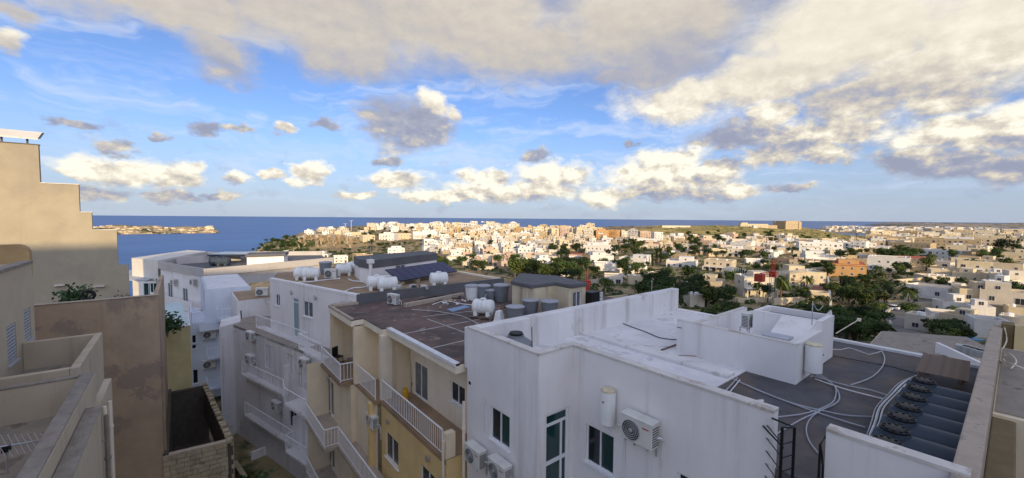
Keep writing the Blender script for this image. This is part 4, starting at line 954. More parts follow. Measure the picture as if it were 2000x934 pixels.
    for k in range(N):
        o = link('solar_panel', fr, arr, (pw * k, 0, 0)); o.rotation_euler.x = R(24); link('glass', me, o)
        if k % 2 == 0: b = MB(); b.box((pw * k + .1, .1, -.34), (pw * k + .5, .4, .0)); b.build('support_block', m_stone, arr)
    for k in range(18):
        q = g(rnd.uniform(770, 835), rnd.uniform(558, 566)); sz = rnd.uniform(.08, .25)
        o = MB().prism([(-sz, -sz * .6), (sz, -sz * .5), (sz * .8, sz * .7), (-sz * .9, sz * .5)], 0, rnd.uniform(.05, .22)).build('rubble', rnd.choice([m_stone, m_acg, m_pipe2, m_acd]))
        tag(o, 'lump of stone or scrap heaped under the solar panels', 'rubble', 'scrap heap under the solar panels'); o.location = (q.x, q.y, zr); o.rotation_euler.z = rnd.uniform(0, 3)
    for pts, lab in (([(575, 552), (610, 550), (640, 546), (665, 544)], 'white pipe along the far part of the ochre roof'), ([(672, 570), (690, 563), (705, 562), (722, 558)], 'white pipe branching towards the tank pair'), ([(680, 545), (690, 549), (705, 550), (725, 556)], 'white pipe bending past the stair house corner')):
        cable('roof_pipe', lab, 'pipe', [g(x, y, .06) for x, y in pts], .05, m_pipe2, 'white pipes on the ochre roof')
    # potted plant on the terrace
    leaf_plant('potted_plant', 'bushy dark potted plant on the white terrace by the railing', tuple(PZ(598, 655, ZF)), .75, 160, pot=True)
def leaf_plant(name, label, loc, size, n, cat='plant', pot=False):
    o = thing(name, label, cat, loc)
    if pot: b = MB(); b.lathe([(.12, 0), (.18, .28), (.2, .3)], 12); b.build('pot', m_rust, o, True)
    b = MB()
    for k in range(7): a = rnd.uniform(0, 6.28); b.tube([(0, 0, 0), (.12 * math.cos(a) * size, .12 * math.sin(a) * size, .4 * size), (.4 * math.cos(a) * size, .4 * math.sin(a) * size, rnd.uniform(.5, .9) * size)], .012 * size, 4)
    b.build('stems', m_bark, o)
    b = MB()
    for k in range(n):
        c = Vector((rnd.gauss(0, .32), rnd.gauss(0, .32), .35 + abs(rnd.gauss(.35, .25)))) * size
        d = Vector((rnd.uniform(-1, 1), rnd.uniform(-1, 1), rnd.uniform(-.3, 1))).normalized(); s = d.orthogonal().normalized() * .045 * size * 1.6; l = d * rnd.uniform(.12, .28) * size
        b.poly([c, c + l * .5 + s, c + l, c + l * .5 - s])
    b.build('foliage', m_plant, o); return o
third_block()

# ================================================================== white block with rooftop parapets near the sea (further left)
def far_white_block():
    r = thing('apartment_block', 'long white flat-roofed block overlooking the sea, behind the ochre-roofed block', 'apartment block')
    Z = 93.2
    P = {k: V2(PZ(x, y, Z)) for k, (x, y) in dict(a=(313, 511), b=(402, 525), c=(648, 503), d=(640, 496), e=(360, 497), w=(257, 506)).items()}
    hs = [hole(P['a'], P['b'], 327, 552, 337, 582), hole(P['a'], P['b'], 356, 562, 367, 590)]
    hs = [(a, b, c, d) for a, b, c, d in hs]
    w = MB(); facade(w, P['a'], P['b'], 78, Z, hs); w.build('wall', m_white, r)
    for h in hs: window(r, P['a'], P['b'], h, 2, 'balcony_door', gm=m_curtain, sill=False)
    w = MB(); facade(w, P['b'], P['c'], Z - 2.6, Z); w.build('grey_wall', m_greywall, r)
    bk = P['c'] + Vector((2, 14)); bl = P['a'] + Vector((6, 16))
    f = MB(); f.prism(ins([P['a'], P['b'], P['c'], bk, bl], .1), Z - 1.2, Z - .75); f.build('roof_deck', m_greyfelt, r)
    f = MB()
    for A, B in ((P['b'], P['a']), (P['c'], P['b']), (bl, P['a']), (bk, bl)):
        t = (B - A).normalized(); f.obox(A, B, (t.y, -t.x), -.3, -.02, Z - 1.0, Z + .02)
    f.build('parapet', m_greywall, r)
    # rear wing and inner wall
    q = V2(PZ(385, 517, Z)); q2 = V2(PZ(510, 503, Z))
    wng = MB(); wng.prism([P['w'], P['a'] + Vector((-.3, .3)), bl, P['w'] + Vector((7, 14))], 78, Z + .15); wng.build('rear_wing', m_greywall2, r)
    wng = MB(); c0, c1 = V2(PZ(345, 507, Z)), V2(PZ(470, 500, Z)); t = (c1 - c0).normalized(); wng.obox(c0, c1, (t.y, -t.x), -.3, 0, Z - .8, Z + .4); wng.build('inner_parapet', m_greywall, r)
    # grey stair head and long dark roof
    s = thing('stair_house', 'low white stair head with dark slab roof on the seaside block', 'stair house', (0, 0, 0))
    c = V2(PZ(518, 506, Z)); w = MB(); w.prism([c + Vector((-2.6, -1.4)), c + Vector((2.2, -2.4)), c + Vector((3.4, 1.2)), c + Vector((-1.6, 2.2))], Z - .8, Z + .55); w.build('wall', m_white, s)
    w = MB(); w.prism([c + Vector((-2.8, -1.6)), c + Vector((2.4, -2.6)), c + Vector((3.6, 1.4)), c + Vector((-1.8, 2.4))], Z + .55, Z + .95, True, True); w.build('slab_roof', m_greyfelt, s)
    s = tag(MB().prism([V2(PZ(405, 497, Z + .6)), V2(PZ(480, 497, Z + .6)), V2(PZ(500, 489, Z + .9)), V2(PZ(440, 488, Z + .9))], Z + .3, Z + .6).build('solar_array', m_pvd), 'flat dark solar array at the back of the seaside block roof', 'solar array')
    # lower canopy wing at the left with sliding doors
    K0, K1 = V2(PZ(250, 548, 90.4)), V2(PZ(300, 543, 90.4))
    cp = MB(); cp.prism([V2(PZ(250, 546, 90.6)), V2(PZ(286, 548, 90.6)), V2(PZ(313, 538, 90.6)), V2(PZ(275, 526, 90.6)), V2(PZ(250, 528, 90.6))], 90.45, 90.6, True, True); cp.build('canopy_roof', m_shutter, r)
    k0, k1 = V2(PZ(258, 553, 90.4)), V2(PZ(287, 553, 90.4)); k0 = k0 + Vector((.6, 1)); k1 = k1 + Vector((.2, 1.4))
    w = MB(); facade(w, k0, k1, 78, 90.45, [(.6, 2.6, 88.1, 90.2)]); facade(w, k1, P['a'] + Vector((0.1, -.1)), 78, 90.45); w.build('garden_room', m_white, r)
    window(r, k0, k1, (.6, 2.6, 88.1, 90.2), 3, 'sliding_door', gm=m_glass, sill=False)
    for i, (x, y) in enumerate(((316, 548), (345, 551), (383, 551))):
        u, z = plane_uv(x, y, P['a'], P['b']); ac(P['a'], P['b'], u, z - .4, 'air conditioner on the seaside block, %s from the left above the balcony doors' % ORD[i], 1.25)
    # balcony below the doors
    w = MB(); A, B = P['a'], P['b']; t = (B - A).normalized(); n = Vector((t.y, -t.x))
    zb = plane_uv(356, 592, A, B)[1]
    w.obox(A, B - t * 1.0, n, .02, 1.3, zb - .2, zb); w.obox(A, B - t * 1.0, n, 1.2, 1.3, zb, zb + 1.0); w.build('balcony', m_white, r)
    q = PZ(432, 517, Z - .75)
    for i, dx in enumerate((0, 14)):
        q = PZ(425 + dx, 522, Z - .75); tank(HT0, ['dark grey horizontal tank, left one on the seaside block roof', 'dark grey horizontal tank, right one on the seaside block roof'][i], (q.x, q.y + 2, Z - .75), R(-39), 1.5, m_tankd, 'dark tanks on the seaside block')
    # ---------------- narrow white block in front
    r = thing('apartment_block', 'narrow bluish-white block with small balconies in front of the seaside block', 'apartment block')
    Y = 50.0; z1 = PY(401, 566, Y).z; X = lambda px, py: PY(px, py, Y).x
    xa, xb, xc = X(401, 600), X(455, 600), X(372, 640)
    NA, NB = (xa, Y), (xb + 1.6, Y)
    h = hole(NA, NB, 453, 576, 463, 618)
    w = MB(); facade(w, NA, NB, 78, z1, [h]); facade(w, (xa + .0, Y + 12), NA, 78, z1, [(7.5, 8.6, z1 - 2.6, z1 - .7)]); w.prism(ins([(xa, Y), (xb + 1.6, Y), (xb + 1.6, Y + 12), (xa, Y + 12)]), z1 - .4, z1 - .15); w.build('wall', m_blue, r)
    window(r, NA, NB, h, 2, 'balcony_door', gm=m_glassd, sill=False)
    f = MB(); f.box((xa + .2, Y + .2, z1 - .12), (xb + 1.5, Y + 12, z1 - .08)); f.build('roof_membrane', m_whiteroof, r)
    z2 = PY(372, 632, Y - .3).z; w = MB(); N2A, N2B = (xc, Y - .3), (X(432, 700), Y - .3)
    hh = [hole(N2A, N2B, 374, 655, 384, 670), hole(N2A, N2B, 374, 674, 384, 681), hole(N2A, N2B, 376, 723, 388, 748)]
    facade(w, N2A, N2B, 78, z2, hh); facade(w, (xc, Y + 10), N2A, 78, z2); w.prism(ins([(xc, Y - .3), (X(432, 700), Y - .3), (X(432, 700), Y), (xc, Y + 10)]), z2 - .2, z2 - .05); w.build('lower_wall', m_blue, r)
    for q in hh: window(r, N2A, N2B, q, 1, gm=m_glassd, fm=m_frame)
    railing(r, [(xc + .1, Y - .2), (xa - .05, Y - .2)], z2 + 1.0, .95, .22); railing(r, [(xc + .1, Y + 6), (xc + .1, Y - .2)], z2 + 1.0, .95, .22)
    zb = PY(420, 625, Y - 1.2).z; s = MB(); s.box((X(424, 625), Y - 1.3, zb - .18), (X(468, 625), Y, zb)); s.build('balcony_slab', m_blue, r)
    railing(r, [(X(424, 625), Y - .1), (X(424, 625), Y - 1.25), (X(468, 625), Y - 1.25)], zb + 1.0, .95, .22)
    for k, (px, py) in enumerate(((415, 685), (415, 745))):
        q = PY(px, py + 15, Y - 1.4); s = MB(); s.box((q.x - .4, Y - 1.5, q.z - .15), (q.x + 2.4, Y - .31, q.z)); s.build('balcony_slab', m_blue, r)
        railing(r, [(q.x - .38, Y - .35), (q.x - .38, Y - 1.45), (q.x + 2.3, Y - 1.45)], q.z + 1.0, .95, .22)
    ac(N2A, N2B, plane_uv(408, 655, N2A, N2B)[0], PY(408, 655, Y - .3).z - .3, 'air conditioner under a small canopy on the narrow block, upper one', 1.3); ac(N2A, N2B, plane_uv(408, 712, N2A, N2B)[0], PY(408, 712, Y - .3).z - .3, 'air conditioner on the narrow block below the canopy, lower one', 1.3)
    q = PY(412, 642, Y - .9); s = MB(); s.prism([(q.x - .9, Y - 1.4), (q.x + 1.6, Y - 1.4), (q.x + 1.6, Y - .3), (q.x - .9, Y - .3)], [q.z - .1, q.z - .1, q.z + .3, q.z + .3], [q.z - .05, q.z - .05, q.z + .35, q.z + .35], True, True); s.build('canopy', m_shutter, r)
    # right neighbour piece with its own rooftop unit
    r = thing('apartment_block', 'small white block wedged between the narrow block and the ochre-roofed block', 'apartment block')
    Yb = 43.0; X = lambda px, py: PY(px, py, Yb).x
    za = PY(482, 586, Yb).z; MA, MBB = (X(463, 600), Yb), (X(540, 600), Yb)
    h = hole(MA, MBB, 468, 606, 474, 625)
    w = MB(); facade(w, MA, MBB, 78, za, [h]); facade(w, (MA[0], Yb + 6), MA, 78, za); w.prism(ins([MA, MBB, (MBB[0], Yb + 6), (MA[0], Yb + 6)]), za - .3, za - .12); w.build('wall', m_white2, r)
    window(r, MA, MBB, h, 1, gm=m_glassd)
    f = MB(); f.box((MA[0] + .2, Yb + .2, za - .12), (MBB[0], Yb + 6, za - .09)); f.build('roof_membrane', m_brownroof2, r)
    q = PY(515, 577, Yb + 1.5); ac(None, None, 0, 0, 'cream air conditioner on the small wedged roof', 1.2, rz=R(-20), loc=(q.x, Yb + 2.0, za - .09))
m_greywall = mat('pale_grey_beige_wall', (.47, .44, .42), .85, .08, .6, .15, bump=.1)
m_greywall2 = mat('warm_white_wall', (.66, .62, .55), .85, .06, .6, .12, bump=.1)
m_blue = mat('bluish_white_paint', (.62, .66, .74), .8, .06, .6, .18, bump=.1)
far_white_block()

# ================================================================== left-hand buildings
def left_side():
    # near terraced building
    r = thing('terraced_building', 'beige terraced building at the near left with stepped roof terraces', 'building')
    XW = -4.75; zt = 98.0
    A, B = (XW, 25.2), (XW, 12.0)
    # seen from outside (+X side) the left end is the near one
    A, B = (XW, 9.0), (XW, 25.2)
    hs = [hole(A, B, 12, 640, 34, 700), hole(A, B, 46, 608, 62, 660)]
    hs = [(a, b, min(c, d), max(c, d)) for a, b, c, d in hs]
    w = MB(); facade(w, A, B, 90, zt, hs); facade(w, B, (XW - 6, 25.2), 88, zt); w.build('wall', m_cream3, r)
    for h in hs:
        wd = window(r, A, B, h, 2, 'louvred_shutter', fm=m_shutter, gm=m_shutter, sill=True)
        a, b, c, d = h; sl = MB(); 
        for k in range(int((d - c) / .12)): 
            q = MB(); q.obox(along(A, B, a + .05), along(A, B, b - .05), (1, 0), -.035, -.01, c + .06 + k * .12, c + .13 + k * .12); q.build('slat', m_shutter, wd)
    w = MB(); w.obox(A, B, (1, 0), -.3, .04, zt, zt + .12); w.build('parapet_coping', m_concrete, r)
    q = PY(57, 500, 25.7); rr = .35; zt2 = PY(30, 478, 25.7).z; prof = [(q.x - 6, zt - .6), (q.x, zt - .6)] + [(q.x - rr + rr * math.cos(a), zt2 - rr + rr * math.sin(a)) for a in [k * math.pi / 12 for k in range(7)]] + [(q.x - 6, zt2)]
    w = MB(); n_ = len(prof); w.poly([(x, 25.7, z) for x, z in prof]); w.poly([(x, 26.1, z) for x, z in reversed(prof)])
    for k in range(n_): (x0, z0), (x1, z1) = prof[k], prof[(k + 1) % n_]; w.poly([(x0, 25.7, z0), (x0, 26.1, z0), (x1, 26.1, z1), (x1, 25.7, z1)])
    w.build('rounded_roof_wall', m_ochre, r)
    # upper terrace
    z1 = 95.15; X1 = -2.62; ya, yb = 18.6, 23.6
    def terrace(x0, x1, y0, y1, z, zf, m, tw=.22):
        p = MB(); p.box((x1 - tw, y0, 80), (x1, y1, z)); p.box((x0, y0, zf - .5), (x1 - tw - .002, y0 + tw, z - .004)); p.box((x0, y1 - tw, zf - .5), (x1 - tw - .002, y1, z - .004)); p.build('terrace_parapet', m, r, bevel=.025)
        f = MB(); f.box((x0, y0 + tw, zf - .3), (x1 - tw, y1 - tw, zf)); f.build('terrace_floor', m_concfloor, r)
    terrace(XW, X1, ya, yb, z1, z1 - 1.05, m_cream3)
    w = MB(); w.box((-9, ya - .1, 80), (X1 - .02, ya - .002, z1 - .45)); w.build('step_wall', m_cream3, r)
    # lower, nearer terrace
    z2 = 95.42; X2 = -2.02
    p = MB(); p.box((X2 - .30, 6.5, 84), (X2, 16.6, z2)); p.box((-9, 16.4, 84), (X2 - .302, 16.6, z2 - .004)); p.build('terrace_wall', m_cream3, r)
    p = MB(); p.box((X2 - .30, 6.5, z2), (X2 - .02, 16.6, z2 + .05)); p.box((-9, 16.38, z2 - .003), (X2 - .302, 16.62, z2 + .047)); p.build('coping', m_concrete, r, bevel=.02)
    f = MB(); f.box((-9, 5, z2 - 1.3), (X2 - .3, 16.4, z2 - .95)); f.build('terrace_floor', m_concfloor, r)
    p = MB(); p.box((X2 + .002, 6.5, 80), (X2 + .28, 14.8, z2 - .42)); p.build('outer_wall', m_cream3, r)
    p = MB(); p.box((X2 + .01, 6.5, z2 - .418), (X2 + .31, 14.82, z2 - .37)); p.build('ledge', m_concrete, r, bevel=.02)
    p = MB(); p.box((X2 - .05, 14.9, 80), (X2 + .12, 18.6, z2 - .8)); p.build('outer_wall', m_cream3, r)
    for k, (y, x) in enumerate(((14.95, X2 + .36), (16.2, X2 + .2), (17.2, X2 + .2))):
        b = MB(); b.tube([(x, y, 80), (x, y, z2 - .7 - .2 * k)], .05, 8)
        for zz in (88, 91, 93.5): b.tube([(x, y, zz), (x, y, zz + .08)], .07, 8)
        b.build('drain_pipe', m_cream2 if k else m_concrete, r, True)
    # television aerial
    o = thing('tv_aerial', 'old toothed television aerial above the near left terrace', 'aerial', (0, 0, 0))
    a, b = PD(0, 873, 8.6), PD(92, 858, 9.2); mb = MB(); mb.tube([a - (b - a) * .6, b], .016); mb.build('boom', m_alu, o)
    d = (b - a).normalized(); s = Vector((-.35, .5, .65)).normalized()
    for k in range(8):
        q = a + (b - a) * (.0 + k * .135); L = .30 - .014 * k; mb = MB(); mb.tube([q - s * L, q + s * L], .008, 4); mb.build('element', m_alu, o)
    q = a + (b - a) * .12; mb = MB(); mb.box((q.x - .06, q.y - .06, q.z - .12), (q.x + .06, q.y + .06, q.z)); mb.build('connector_box', m_black, o); mb = MB(); mb.tube([(q.x, q.y, 94.4), q], .02); mb.build('mast', m_alu, o)
    # ---------------- tan rendered building with peeling plaster
    r = thing('rendered_house', 'tall tan house wall with peeling plaster and stone base', 'building')
    Y = 29.5; xl, xr = -8.0, -1.05; zt = 95.6
    w = MB(); facade(w, (xl, Y), (xr, Y), 84.2, zt); facade(w, (xr, Y), (xr, Y + 10), 80, zt); w.prism(ins([(xl, Y), (xr, Y), (xr, Y + 10), (xl, Y + 10)], .06), zt - 2.6, zt - 2.2); w.build('wall', m_tan, r)
    w = MB(); w.box((xl, Y + .02, zt - 2.4), (xr - .01, Y + .25, zt - .003)); w.box((xr - .22, Y + .25, zt - 2.4), (xr - .01, Y + 10, zt - .01)); w.build('parapet', m_tan, r)
    w = MB(); w.box((xl, Y - .04, zt), (xr + .04, Y + .27, zt + .05)); w.build('coping', m_concrete_b, r, bevel=.02)
    w = MB(); w.box((xr - 1.6, Y - .05, 80), (xr + .02, Y - .003, 84.25)); w.build('stone_base', m_stone, r)
    w = MB(); w.box((xr + .01, Y + .3, 85.0), (xr + .12, Y + .42, 91.5)); w.build('downpipe', m_tan, r)
    o = leaf_plant('roof_plant', 'bushy dark shrub on the flat roof in front of the stepped wall', (PY(147, 585, 38.6).x, 38.6, 93.75), 1.15, 420)
    o = thing('car_tyre', 'old black tyre beside the roof shrub', 'tyre', (PY(172, 580, 38).x, 38, PY(172, 577, 38).z)); b = MB(); b.tube([(.3 * math.cos(k * .3142), 0, .3 * math.sin(k * .3142)) for k in range(21)], .1, 8); b.build('tread', m_black, o, True)
    o = leaf_plant('hanging_shrub', 'dark shrub growing over the right edge of the tan house', (xr + .1, 39.5, 90.9), 1.3, 520)
    leaf_plant('roof_plant', 'small dark shrub near the foot of the stepped wall at its right end', (PY(240, 575, 38.6).x, 38.6, 93.6), .8, 90)
    # ---------------- olive rendered lower house
    r = thing('rendered_house', 'small olive-yellow house wall with white roof edge in the courtyard', 'building')
    w = MB(); Y = 41.0; x0, x1 = -1.6, .40; zt = PY(340, 640, Y).z; facade(w, (x0, Y), (x1, Y), 80, zt); facade(w, (x1, Y), (x1, Y + 6), 80, zt); w.build('wall', m_olive, r)
    w = MB(); w.box((x0, Y - .04, zt), (x1 + .04, Y + .3, zt + .06)); w.prism([(x0, Y + .3), (x1, Y + .3), (x1, Y + 6), (x0, Y + 6)], zt - .3, zt + .02); w.build('roof_edge', m_white, r)
    w = MB(); w.prism([(x0, Y + .4), (x1 - .1, Y + .4), (x1 - .5, Y + 6), (x0, Y + 6)], [zt + .03] * 2 + [zt + .9] * 2, [zt + .06] * 2 + [zt + .95] * 2, True, True); w.build('sheet_roof', m_glazing, r)
    # ---------------- stepped party wall
    r = thing('stepped_building', 'large beige building with a stepped party wall at the left edge', 'building')
    Y = 45.0; st = [(-16, 105.0), (-7.87, 105.0), (-7.87, 102.25), (-5.93, 102.25), (-5.93, 100.15), (-5.3, 100.15), (-5.3, 98.78), (-3.94, 98.78), (-3.94, 96.1), (-3.36, 95.95)]
    w = MB(); xs = sorted({p[0] for p in st}); lv = [(-16, -7.87, 105.0), (-7.87, -5.93, 102.25), (-5.93, -5.3, 100.15), (-5.3, -3.94, 98.78), (-3.94, -3.36, 96.0)]
    for a, b, z in lv: w.box((a, Y, 80), (b, Y + .4, z))
    w.build('party_wall', m_beige, r)
    for a, b, z in lv[:4]: c = MB(); c.box((a - .0, Y - .05, z), (b + .06, Y + .3, z + .06)); c.build('coping', m_greyfelt if z > 104 else m_coping, r)
    o = thing('solar_heater', 'solar water heater panel on the highest step of the stepped wall', 'solar heater', (-8.8, Y + .4, 105.06))
    b = MB(); b.prism([(-1.4, -.2), (.9, -.2), (.9, 1.2), (-1.4, 1.2)], [.35, .35, 1.0, 1.0], [.45, .45, 1.1, 1.1], True, True); b.build('collector', m_greywall2, o)
    for k in range(7): b = MB(); b.tube([(.9, -.15 + k * .19, .46 + k * .09), (1.02, -.15 + k * .19, .46 + k * .09)], .03); b.build('tube_end', m_black, o)
    for x in (-.9, .3): b = MB(); b.box((x - .05, .2, 0), (x + .05, .3, .6)); b.build('strut', m_blackmetal, o)
    for (px, py, wd) in ((118, 556, .30), (194, 558, .32)):
        q = PY(px, py, Y); b = MB(); b.box((q.x - wd, Y - .25, q.z - .08), (q.x + wd, Y - .002, q.z)); b.build('bracket_shelf', m_coping, r)
    b = MB(); q = PY(118, 556, Y); b.lathe([(.42, -.06), (.42, -.002)], 16, (q.x, Y, q.z), 'y'); 
    # ---------------- roofless stone shed
    r = thing('stone_shed', 'roofless old stone shed with dark interior in the courtyard', 'shed')
    P = [Vector((-1.1, 29.45)), Vector((2.15, 29.1)), Vector((1.35, 40.3)), Vector((-1.1, 40.3))]; zt = 86.5
    core = MB()
    def course_wall(A, B, z0, z1, th=.3):
        t = (B - A).normalized(); n = Vector((t.y, -t.x)); L = (B - A).length; z = z0; row = 0
        core.obox(A, B, n, -th, -.03, z0, z1 - .03)
        while z < z1 - .1:
            u = -.3 * (row % 2)
            while u < L:
                u1 = min(u + rnd.uniform(.5, .7), L); u0 = max(u, 0)
                if u1 - u0 > .1:
                    b = MB(); e = rnd.uniform(0, .035); b.obox(A + t * (u0 + .012), A + t * (u1 - .012), n, -.05, e, z + .012, z + .27); b.build('stone', m_stone, r)
                u = u1
            z += .285; row += 1
    course_wall(P[0], P[1], 82.5, zt); course_wall(P[1], P[2], 84.2, zt)
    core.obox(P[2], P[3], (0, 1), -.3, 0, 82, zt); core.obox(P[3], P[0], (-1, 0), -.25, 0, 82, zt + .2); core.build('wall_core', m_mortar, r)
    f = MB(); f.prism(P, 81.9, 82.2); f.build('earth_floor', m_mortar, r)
    for k in range(16):
        u = k / 15; q = P[1] + (P[2] - P[1]) * u; b = MB(); s = rnd.uniform(.14, .26); b.box((q.x - .35, q.y - s, zt - .02), (q.x - .02, q.y + s, zt + rnd.uniform(.05, .22))); o = b.build('cap_stone', m_stone, r, bevel=.03)
    b = MB(); b.obox(P[0], P[1], (0, 1), -.02, .32, zt - .02, zt + .05); b.build('concrete_cap', m_concrete_b, r)
    leaf_plant('ivy_bush', 'dark ivy bush beside the corner of the stone shed', (2.7, 28.6, 81.6), 1.9, 420)
    # yard between the blocks
    r = thing('yard_wall', 'low white-capped yard wall at the foot of the white facade', 'wall')
    a, b = V2(PZ(490, 884, 82.6)), V2(PZ(545, 862, 82.6)); w = MB(); w.obox(a, b, (0, 1), -.1, .1, 80, 82.6); w.build('wall_body', m_white2, r)
    a, b = V2(PZ(458, 900, 83)), V2(PZ(497, 960, 83)); w = MB(); w.obox(a, b, (1, 0), -.15, .15, 80, 83); w.build('side_wall', m_stone, r)
m_cream3 = mat('sandy_beige_render', (.50, .42, .31), .88, .08, .9, .28, bump=.15, bscale=9)
m_ochre = mat('ochre_weathered_render', (.40, .27, .13), .88, .2, 1.2, 0, spots=(1.4, .56, (.48, .38, .22), .8), bump=.2)
m_glazing = mat('pale_green_sheet', (.45, .55, .55), .3, .1, 1.5)
left_side()

# ================================================================== right-hand neighbour beyond the boundary wall
def right_side():
    r = thing('neighbour_house', 'cream neighbouring house roof beyond the boundary wall at the right edge', 'house')
    w = MB(); w.box((15.2, -7, 80), (23.5, .19, 95.35)); w.build('wall', m_cream, r)
    f = MB(); f.box((15.4, -7, 95.352), (23.3, .15, 95.38)); f.build('roof_deck', m_concfloor, r)
    f = MB(); f.box((8, -7, 80), (15.198, -.19, 92.5)); f.build('shaded_void', m_greyfelt, r)  # dark felt colour stands in for the shadowed opening below the cream wall
    o = thing('roof_chimney', 'block chimney with painted sunlit yellow face and shaded brown side ending the boundary wall', 'chimney')
    a = PX(1953, 690, 24.5); b = PX(1953, 632, 24.5)
    w = MB(); y0 = PX(1972, 650, 24.5).y; w.box((24.5, y0 - .1, 94), (25.2, a.y + .02, b.z)); w.build('shaded_side', m_ledge_shade, o)  # brown holds the shade on the side turned from the sun
    w = MB(); w.prism([(24.9, y0 - .1), (24.42, y0 - .12), (25.6, y0 - .75), (26.1, y0 - .7)], 94.6, b.z - .02); w.build('sunlit_face', m_lit, o)  # sunlight on this face is put into its yellow
    b = MB()
    for k in range(3): cable('cable', ['thin pale cable hanging by the yellow chimney', 'pale cable curled along the top of the boundary wall', 'looped pale cable below the yellow chimney'][k], 'cable', [[PX(1962, 640, 24.4), PX(1966, 665, 24.3), PX(1955, 690, 23), PX(1962, 705, 21)], [PX(1940, 690, 22), PX(1955, 705, 21), PX(1980, 712, 19), PX(2000, 720, 18)], [PX(1958, 700, 22), PX(1970, 690, 22), PX(1985, 705, 21), PX(1975, 720, 20)]][k], .02, m_cream2, 'cables by the yellow chimney')
    # roof next door, lower, with brown tiles and white skylight edge
    r = thing('neighbour_house', 'low brown-roofed house just beyond the black roof edge', 'house')
    z = 92.0; P = [V2(PZ(x, y, z)) for x, y in ((1690, 682), (1800, 700), (1950, 690), (1890, 660), (1720, 648))]
    w = MB(); w.prism(P, 75, z); w.build('wall', m_cream2, r); c = sum(P, Vector((0, 0))) / 5
    f = MB(); f.prism([c + (p - c) * .97 for p in P], z, z + .08); f.build('flat_roof', m_concfloor, r)
    a, b = V2(PZ(1826, 692, z)), V2(PZ(1918, 716, z)); t = (b - a).normalized(); n = Vector((t.y, -t.x)); f = MB(); f.prism([a, b, b - n * .25, a - n * .25], z + .08, [z + .72, z + .15, z + .15, z + .72]); f.build('white_upstand', m_white, r)
    for k in range(5):
        q = PZ(1880 + k * 14, 690 + k * 4, z); b = MB(); b.box((q.x - .3, q.y - .3, z + .08), (q.x + .3, q.y + .3, z + .5)); b.build('roof_box', m_acg, r)
m_lit = mat('sunlit_yellow_block', (.62, .50, .27), .85, .06, 1.2, bump=.1)  # colour carries the sunlight on the chimney face
right_side()

# ================================================================== unseen blocks added behind the camera to throw shade over the near roofs
def shade_blocks_behind():
    spec = [(-76, -44, -64, -50, 119), (-42, -8, -64, -49, 120), (-6, 22, -65, -50, 119), (24, 52, -66, -51, 119.5), (54, 84, -67, -52, 119), (86, 116, -66, -52, 114)]
    win = MB().box((-.6, 0, 0), (.6, .05, 1.3)).mesh('window', m_glassd)
    for i, (x0, x1, y0, y1, z) in enumerate(spec):
        r = thing('apartment_block', 'unseen shade-casting cream block added behind the viewpoint, %s along the row' % ORD[i], 'apartment block', ((x0 + x1) / 2, (y0 + y1) / 2, 92), 0, 'added shade-casting blocks behind the viewpoint')
        w = MB(); hx, hy = (x1 - x0) / 2, (y1 - y0) / 2; w.box((-hx, -hy, -6), (hx, hy, z - 92)); w.build('wall', m_cream2, r)
        c = MB(); c.box((-hx - .1, -hy - .1, z - 92), (hx + .1, hy + .1, z - 91.7)); c.build('cornice', m_white, r)
        for k in range(int(hx * 2 / 5)):
            for f in range(6): link('window', win, r, (-hx + 2.5 + 5 * k, hy, 3 + f * 3.4))
shade_blocks_behind()

# ================================================================== the town: houses, villas, palace, cranes, trees
HC = {k: mat('house_' + k, c, .88, .10, .35, .22) for k, c in dict(white=(.68, .65, .60), cream=(.56, .47, .32), tan=(.43, .33, .20), ochre=(.46, .31, .14), orange=(.48, .28, .12), pink=(.50, .37, .28), grey=(.42, .40, .38), pale=(.58, .52, .42)).items()}
m_roof1 = mat('flat_roof_grey', (.40, .38, .36), .9, .2, .3); m_roof2 = mat('flat_roof_white', (.66, .64, .60), .9, .15, .3); m_roof3 = mat('flat_roof_tan', (.46, .36, .25), .9, .2, .3)
m_redtile = mat('red_roof_tiles', (.36, .10, .06), .85, .2, .8); m_wdark = mat('far_window_dark', (.035, .035, .04), .3, .2, 1); m_wfr = mat('far_window_frame', (.60, .58, .55), .6, 0)
m_pool = mat('pool_water', (.05, .25, .42), .1, .1, 1)
_w = MB(); _w.box((-.55, -.05, 0), (.55, .10, 1.3)); _w.cur = 1; _w.box((-.46, -.056, .09), (-.03, .0, 1.21)); _w.box((.03, -.056, .09), (.46, .0, 1.21)); WIN = _w.mesh('window', [m_wfr, m_wdark])
_w = MB(); _w.box((-.9, -.05, 0), (.9, .10, 2.1)); _w.cur = 1; _w.box((-.82, -.056, .05), (-.03, 0, 2.02)); _w.box((.03, -.056, .05), (.82, 0, 2.02)); DOOR = _w.mesh('door', [m_wfr, m_wdark])
_w = MB(); _w.cur = 0
def arch_mesh():
    b = MB(); pts = [(-.7, 0), (.7, 0), (.7, 1.4)] + [(.7 * math.cos(a), 1.4 + .6 * math.sin(a)) for a in [k * math.pi / 8 for k in range(1, 8)]] + [(-.7, 1.4)]
    n = len(pts); b.v = [(x, -.06, z) for x, z in pts] + [(x, .1, z) for x, z in pts]; b.f = [tuple(range(n))] + [(k, (k + 1) % n, n + (k + 1) % n, n + k) for k in range(n)]; b.m = [0] * len(b.f)
    return b.mesh('arch', m_wdark)
ARCH = arch_mesh()
_tk = MB(); _tk.lathe([(.45, 0), (.5, .3), (.5, 1.0), (.2, 1.15)], 8); RTANK = _tk.mesh('roof_tank', m_tankw)
placed = []; HOUSES = []
